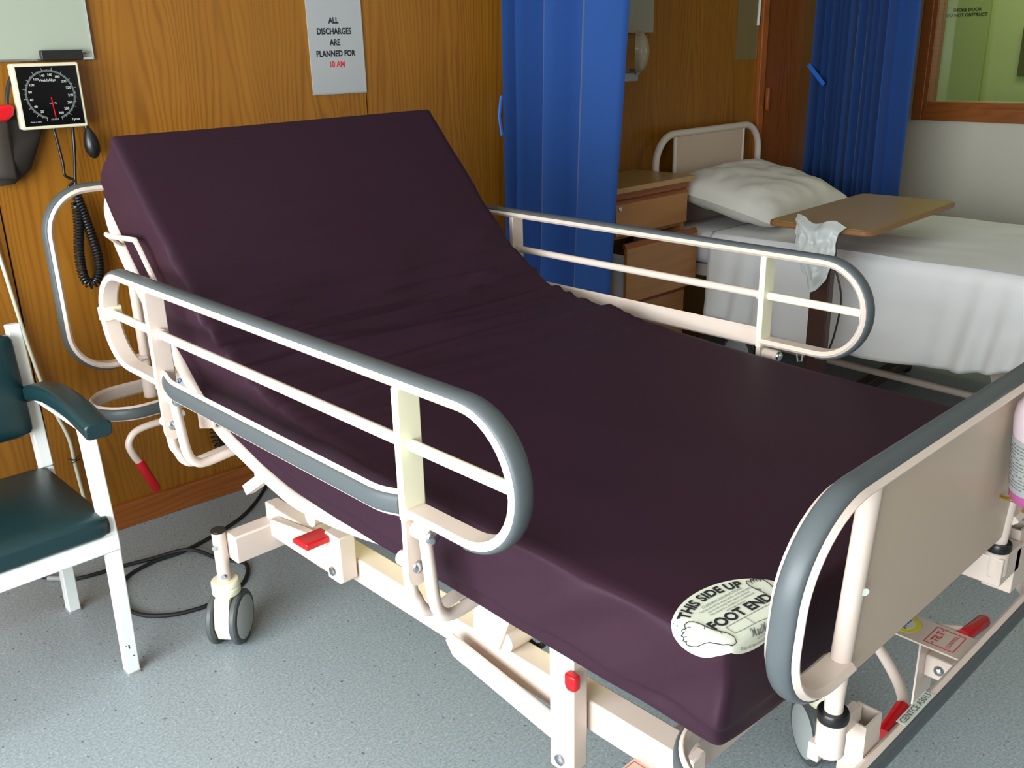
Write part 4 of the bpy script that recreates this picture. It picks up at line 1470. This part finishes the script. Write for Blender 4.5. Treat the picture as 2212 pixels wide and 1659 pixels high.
MB().box((2.22, 2.04, 1.215), (2.345, 2.10, 1.248)).box((2.32, 2.03, 1.24), (2.345, 2.07, 1.262)).build('lamp_bracket', M['grey_plastic'], lp, bevel=0.003)
MB().box((2.25, 2.09, 1.22), (2.29, 2.155, 1.245)).build('wall_arm', M['grey_plastic'], lp, bevel=0.003)
pk = empty('document_pocket', W(3.21, 1.272, 0), PHI, 'yellowed clear plastic pocket on the panelling above the second bed', 'pocket')
MB().box((-0.080, -0.006, 0), (0.078, -0.001, 0.32)).build('pocket_film', M['pocket'], pk, world=False, smooth=False)
MB().tube([(0.066, -0.010, 0.145), (0.072, -0.012, 0.32)], 0.007, 10).build('white_edge_roll', M['label_white'], pk, world=False)

# ------------------------------------------------------------------ bedside locker
lk = empty('bedside_locker', (2.21, 2.02, 0), 0, 'tan wooden bedside locker with an open middle drawer behind the blue curtain', 'cabinet')
LX0, LX1, LY0_, LY1_ = 1.965, 2.425, 1.835, 2.13
MB().box((LX0, LY0_ + 0.016, 0.06), (LX0 + 0.018, LY1_, 0.825)).box((LX1 - 0.018, LY0_ + 0.016, 0.06), (LX1, LY1_, 0.825)).box((LX0, LY1_ - 0.012, 0.06), (LX1, LY1_, 0.825)).box(
    (LX0, LY0_ + 0.016, 0.06), (LX1, LY1_, 0.085)).box((LX0, LY0_ + 0.02, 0.652), (LX1, LY1_, 0.664)).box((LX0, LY0_ + 0.02, 0.405), (LX1, LY1_, 0.415)).build('carcass', M['locker_wood'], lk, smooth=False, bevel=0.002)
MB().prism(roundrect(LX0 - 0.015, LY0_ - 0.020, LX1 + 0.022, LY1_ + 0.005, 0.012), 0.832, 0.853).build('top', M['locker_top'], lk, bevel=0.003)
MB().box((LX0, LY0_ - 0.004, 0.806), (LX1, LY0_ + 0.02, 0.832)).build('front_lip', M['locker_edge'], lk, bevel=0.003)


def drawer(z0, z1, out, nm):
    d = MB().box((LX0 + 0.014, LY0_ - out, z0), (LX1 - 0.004, LY0_ + 0.016 - out, z1 - 0.018)).build(nm, M['locker_wood'], lk, smooth=False, bevel=0.002)
    MB().prism([(LY0_ - out, z1 - 0.018), (LY0_ + 0.018 - out, z1 - 0.018), (LY0_ + 0.018 - out, z1), (LY0_ + 0.010 - out, z1)], LX0 + 0.010, LX1 + 0.0, 'X').build('pull_lip', M['locker_edge'], d, smooth=False)
    mb = MB()
    zt = z1 - 0.05
    mb.box((LX0 + 0.03, LY0_ + 0.016 - out, z0 + 0.01), (LX0 + 0.04, LY1_ - 0.05, zt)).box((LX1 - 0.04, LY0_ + 0.016 - out, z0 + 0.01), (LX1 - 0.03, LY1_ - 0.05, zt))
    mb.box((LX0 + 0.03, LY0_ + 0.016 - out, z0 + 0.01), (LX1 - 0.03, LY1_ - 0.05, z0 + 0.018))
    mb.build('drawer_box', M['window_white'], d, smooth=False)
    return d


d1 = drawer(0.668, 0.806, 0.0, 'drawer')
MB().lathe([(0.008, 0), (0.009, 0.003), (0.006, 0.005), (0, 0.005)], (LX0 + 0.035, LY0_, 0.772), (0, -1, 0)).build('lock', M['steel'], d1)
drawer(0.418, 0.648, 0.055, 'drawer')
drawer(0.10, 0.402, 0.0, 'drawer')
for x in (LX0 + 0.04, LX1 - 0.04):
    for y in (LY0_ + 0.05, LY1_ - 0.05):
        MB().cyl((x, y, 0.03), (x, y, 0.062), 0.008, 10).lathe([(0.0, -0.011), (0.022, -0.010), (0.024, 0), (0.022, 0.010), (0, 0.011)], (x, y, 0.024), (1, 0, 0), 18).build('castor', M['blackmatte'], lk)
cupb = MB().lathe([(0.024, 0), (0.030, 0.001), (0.031, 0.014), (0.028, 0.016), (0.0, 0.010)], (2.02, 2.07, 0.8535)).build('pill_cup', M['label_white'])
tag(cupb, 'small white cup on the locker top half hidden by the curtain', 'cup')

# ------------------------------------------------------------------ second bed
b2 = empty('second_bed', (2.92, 1.2, 0), 0, 'made up cream steel hospital bed with a round tube headboard, beyond the blue curtain', 'bed')
BX0, BX1 = 2.49, 3.34
HY = 2.055
pth = [(2.490, HY, 0.36)] + [(a, HY, b) for a, b in arc((2.610, 0.868), 0.12, PI, PI / 2, 10)] + [(a, HY, b) for a, b in arc((3.145, 0.868), 0.12, PI / 2, 0, 10)] + [(3.265, HY, 0.36)]
MB().tube(pth, 0.0155, 14).build('headboard_tube', M['bed_white'], b2)
MB().box((2.622, HY - 0.006, 0.56), (3.130, HY + 0.006, 0.978)).build('headboard_panel', M['panel'], b2, bevel=0.002)
for x in (2.622, 3.130):
    MB().tube([(x, HY, 0.45), (x, HY, 0.980)], 0.010, 12).build('headboard_post', M['bed_white'], b2)
MB().box((BX0 + 0.02, 0.47, 0.43), (BX0 + 0.06, 2.04, 0.48)).box((BX1 - 0.06, 0.47, 0.43), (BX1 - 0.02, 2.04, 0.48)).box((BX0 + 0.02, 0.47, 0.43), (BX1 - 0.02, 0.51, 0.48)).box((2.49, 2.03, 0.40), (3.28, 2.07, 0.45)).build('deck_frame', M['pink'], b2, bevel=0.003)
MB().tube([(2.66, 0.40, 0.118), (2.66, 1.75, 0.145)], 0.014, 12).build('base_beam', M['pink'], b2)
MB().tube([(3.22, 0.40, 0.118), (3.22, 1.75, 0.145)], 0.014, 12).build('base_beam', M['pink'], b2)
MB().box((2.66, 0.55, 0.12), (3.22, 0.60, 0.16)).box((2.66, 1.68, 0.13), (3.22, 1.73, 0.17)).build('cross_beam', M['pink'], b2, bevel=0.003)
mb = MB()
mb.prism([(0.62, 0.12), (0.72, 0.43), (0.54, 0.43), (0.56, 0.12)], 2.62, 2.626, 'X')
mb.bar((2.64, 0.60, 0.12), (2.64, 0.66, 0.43), 0.02, 0.02).bar((2.70, 0.52, 0.12), (2.72, 0.48, 0.43), 0.02, 0.02)
mb.build('scissor_arm', M['pink'], b2)
for (x, y) in ((2.705, 1.72), (3.20, 1.72), (2.62, 0.50), (3.26, 0.50)):
    c = MB().cyl((x, y, 0.10), (x, y, 0.43), 0.0145, 14).build('caster', M['pink'], b2)
    MB().box((x - 0.018, y - 0.055, 0.03), (x + 0.018, y + 0.06, 0.135)).build('caster_hood', M['ivory'], c, bevel=0.012)
    for s in (-1, 1):
        wl = MB().lathe([(0.058, 0), (0.073, 0.002), (0.076, 0.006), (0.076, 0.015), (0.072, 0.02), (0.060, 0.021), (0, 0.021)], (x + s * 0.020, y, 0.076), (s, 0, 0), 32).build('wheel', M['tyre'], c)
        MB().lathe([(0, 0.0205), (0.061, 0.0215), (0.058, 0.0235), (0, 0.025)], (x + s * 0.020, y, 0.076), (s, 0, 0), 32).build('hub', M['wheel_hub'], wl)
mb = MB()
v, f = rounded_box_grid(BX1 - BX0, 1.60, 0.135, 10, 16, 4, 0.03)
mb.add([(BX0 + p[0], 0.42 + p[1], 0.482 + p[2]) for p in v], f)
o = mb.build('sheeted_mattress', M['sheet'], angle=80)
tag(o, 'white sheeted mattress under the blanket of the second bed', 'mattress')

# blanket: over the mattress and hanging down the sides and the foot
mb = MB()
TOPZ, DROP = 0.630, 0.385
BXL, BXR, BYF, BYH = BX0 - 0.030, BX1 + 0.03, 0.40, 1.74
NU, NV = 120, 110
LTOT = (BXR - BXL) + 2 * DROP
WTOT = (BYH - BYF) + DROP


def blanket(i, j):
    s = -DROP + LTOT * i           # along x from left hem
    t = -DROP + WTOT * j           # along y from foot hem
    W_ = BXR - BXL
    L_ = BYH - BYF
    a = max(0.0, -s, s - W_)       # side overhang
    b = max(0.0, -t)
    sgn = -1 if s < 0 else 1
    x = BXL + min(max(s, 0), W_)
    y = BYF + min(max(t, 0), L_)
    d = max(a, b) if not (a > 0 and b > 0) else math.hypot(a, b) ** 1.0
    rr = 0.045
    hang = max(0.0, d)
    z = TOPZ
    puff = 0.0
    if hang > 0:
        if hang < rr * PI / 2:
            an = hang / rr
            puff, z = rr * math.sin(an) , TOPZ - rr * (1 - math.cos(an))
        else:
            puff, z = rr, TOPZ - rr - (hang - rr * PI / 2)
    z = max(z, 0.215)
    w = min(1.0, hang / DROP)
    if a > 0:
        cr = math.exp(-((y - 0.62) / 0.16) ** 2) + 0.7 * math.exp(-((y - 1.55) / 0.14) ** 2)
        fold = 0.008 * math.sin(y * 15.0 + 1.5 * math.sin(y * 6)) + 0.020 * cr * math.sin(y * 62 + z * 9) + 0.012 * noise.noise(Vector((y * 11 + z * 3, 1.0, z * 2))) + 0.006 * noise.noise(Vector((y * 6, 4.0, z * 14)))
        x += sgn * (puff - rr + 0.012 + w * (0.012 + fold)) * (1 if b == 0 else a / math.hypot(a, b))
        # hem rises a little toward the head
        z += w * 0.022 * math.sin(y * 4.0)
        z += w * 0.05 * max(0, 1 - (y - BYF) / 0.25) if b == 0 else 0
    if b > 0:
        fold = 0.018 * math.sin(x * 16.0) + 0.012 * noise.noise(Vector((x * 9, 3.0, z * 2)))
        y -= (puff - rr + 0.012 + w * (0.01 + fold)) * (1 if a == 0 else b / math.hypot(a, b))
    if a == 0 and b == 0:
        z += 0.004 * noise.noise(Vector((x * 3, y * 3, 0))) + 0.003 * noise.noise(Vector((x * 9, y * 5, 2)))
    return (x, y, z)


mb.grid(NU, NV, blanket)
bl = mb.build('bed_blanket', M['sheet'], angle=80, fix=False)
bl.modifiers.new('thickness', 'SOLIDIFY').thickness = 0.004
tag(bl, 'white cotton blanket hanging over the sides of the second bed', 'blanket')

# pillow leaning on the headboard
mb = MB()
T = Matrix.Translation((2.855, 1.775, 0.735)) @ Matrix.Rotation(0.10, 4, 'Z') @ Matrix.Rotation(0.22, 4, 'X')
mb.M = T
vs, fs = [], []
n, m = 44, 28
for sg_ in (1, -1):
    base = len(vs)
    for i in range(n + 1):
        for j in range(m + 1):
            a, b = i / n * 2 - 1, j / m * 2 - 1
            k = max(0, (1 - a ** 4)) ** 0.55 * max(0, (1 - b ** 4)) ** 0.55
            px_ = a * 0.36 * (1 - 0.05 * (1 - b * b) * 0 - 0.07 * (b * b) * 0) * (1 - 0.06 * (1 - abs(a) ** 3) * 0)
            py_ = b * 0.245
            hgt = 0.088 * k + 0.008 * k * noise.noise(Vector((a * 2.5, b * 3, sg_)))
            hgt += 0.004 * k * math.sin(b * 9 + a * 3) + 0.010 * k * (1 - abs(noise.noise(Vector((a * 2.2 + b * 1.5, b * 3.5 - a, 8.0)))) * 2.2)
            px_ *= 1 + 0.06 * abs(b) ** 3 * abs(a) ** 3
            py_ *= 1 + 0.08 * abs(a) ** 3 * abs(b) ** 3
            vs.append((px_, py_, sg_ * hgt if sg_ > 0 else -0.75 * hgt))
    for i in range(n):
        for j in range(m):
            q = base + i * (m + 1) + j
            fs.append((q, q + m + 1, q + m + 2, q + 1) if sg_ > 0 else (q, q + 1, q + m + 2, q + m + 1))
mb.add(vs, fs)
pw = mb.build('pillow', M['pillowcase'], angle=80, fix=False)
tag(pw, 'plump white pillow leaning on the headboard of the second bed', 'pillow')

# ------------------------------------------------------------------ overbed table
TT = Matrix.Translation((2.605, 1.165, 0)) @ Matrix.Rotation(0.045, 4, 'Z')
tr_ = empty('overbed_table', (2.605, 1.165, 0), 0.045, 'tan topped overbed table on a brown column pushed over the second bed', 'table')
MB().prism(roundrect(-0.385, -0.190, 0.385, 0.190, 0.035), 0.738, 0.757).build('table_edge', M['table_edge'], tr_, world=False, bevel=0.004)
MB().prism(roundrect(-0.379, -0.184, 0.379, 0.184, 0.032), 0.7572, 0.7582).build('table_top', M['table_top'], tr_, world=False)
MB().box((-0.345, -0.045, 0.05), (-0.305, 0.025, 0.735)).build('column', M['brown_metal'], tr_, world=False, bevel=0.004)
MB().box((-0.345, -0.05, 0.715), (0.12, 0.05, 0.738)).build('top_bracket', M['brown_metal'], tr_, world=False, bevel=0.003)
mb = MB().box((-0.36, -0.055, 0.035), (0.50, -0.005, 0.075)).box((-0.36, -0.20, 0.035), (-0.30, 0.22, 0.075))
mb.build('base', M['brown_metal'], tr_, world=False, bevel=0.004)
for x, y in ((-0.33, -0.185), (-0.33, 0.20), (0.49, -0.03)):
    MB().lathe([(0, -0.012), (0.022, -0.011), (0.025, 0), (0.022, 0.011), (0, 0.012)], (x, y, 0.026), (1, 0, 0), 20).build('castor', M['blackmatte'], tr_, world=False)
MB().tube(smooth_path([(-0.325, -0.055, 0.60), (-0.325, -0.085, 0.50), (-0.325, -0.07, 0.36), (-0.325, -0.045, 0.28)], 5), 0.0035, 8).build('height_cable', M['black'], tr_, world=False)
MB().tube([(-0.35, 0.05, 0.30), (-0.362, 0.05, 0.30), (-0.362, 0.04, 0.255), (-0.362, 0.025, 0.26), (-0.362, 0.022, 0.30), (-0.35, 0.022, 0.305)], 0.003, 8).build('wire_hook', M['label_white'], tr_, world=False)

# plastic bag taped to the table edge
mb = MB()


def bag_pt(i, j):
    # i across (y from far to near), j downward
    a = 2 * i - 1
    half = 0.092 - 0.040 * j ** 1.3 - 0.014 * math.sin(PI * min(1, j * 2.2)) * (1 - j)
    y = 1.130 - 0.012 * j - a * half
    end = 0.232 - 0.075 * (abs(a - 0.15) ** 1.5) + 0.02 * a
    z = 0.782 - end * j + 0.010 * math.sin(i * 9.0 + 1.0) * (1 - j) ** 2 - 0.012 * (1 + a) * 0.5 * (1 - j)
    x = 2.190 - 0.012 * math.sin(PI * i) - 0.030 * j + 0.030 * max(0, 0.10 - j) / 0.10
    x += 0.014 * noise.noise(Vector((i * 4.0, j * 5.0, 1))) + 0.009 * noise.noise(Vector((i * 9.0, j * 7.0, 5)))
    return (x, y, z)


mb.grid(26, 34, bag_pt)
mb.grid(26, 34, lambda i, j: (lambda p: (p[0] - 0.014 * math.sin(PI * i) * math.sin(PI * min(1, j * 1.02)) - 0.001, p[1], p[2]))(bag_pt(i, j)))
bg = mb.build('plastic_bag', M['bag'], angle=40, fix=False)
tag(bg, 'crumpled translucent white plastic bag hanging from the overbed table edge', 'bag')

# ------------------------------------------------------------------ hand gel bottle on the footboard
ge = empty('hand_gel_bottle', (0.602, -0.109, 0.746), 0, 'pink hand gel bottle with a white label hung on the footboard', 'bottle')
BT = Matrix.Translation((0.602, -0.109, 0.746)) @ Matrix.Rotation(-0.24, 4, 'Y')
MB(BT).lathe([(0.0, 0.0), (0.030, 0.0), (0.035, 0.006), (0.035, 0.040), (0.0, 0.040)], n=32).build('gel_fill', M['pink_gel'], ge)
MB(BT).lathe([(0.035, 0.040), (0.035, 0.140), (0.031, 0.158), (0.018, 0.174), (0.013, 0.178), (0.013, 0.196), (0, 0.196)], n=32).build('bottle_body', M['clear_bottle'], ge)
n = 32
vs = [(0.0356 * math.cos(2 * PI * i / n), 0.0356 * math.sin(2 * PI * i / n), z) for z in (0.022, 0.112) for i in range(n)]
lbb = MB(BT).add(vs, [(i, (i + 1) % n, n + (i + 1) % n, n + i) for i in range(n)]).build('bottle_label', M['paper'], ge, fix=False)
mb = MB(BT)
for k in range(14):
    z = 0.102 - 0.0054 * k
    for i in range(n):
        if (i * 7 + k * 3) % 11 > 1:
            a0, a1 = 2 * PI * i / n, 2 * PI * (i + 0.85) / n
            mb.add([(0.0360 * math.cos(a), 0.0360 * math.sin(a), z + dz) for a in (a0, a1) for dz in (0, 0.0014)], [(0, 2, 3, 1)])
mb.build('label_print', M['greyink'], lbb, fix=False)
MB().tube(smooth_path([(0.600, -0.056, 0.735), (0.612, -0.085, 0.728), (0.590, -0.112, 0.733), (0.560, -0.108, 0.742)], 5), 0.003, 8).build('wire_holder', M['brass'], ge)
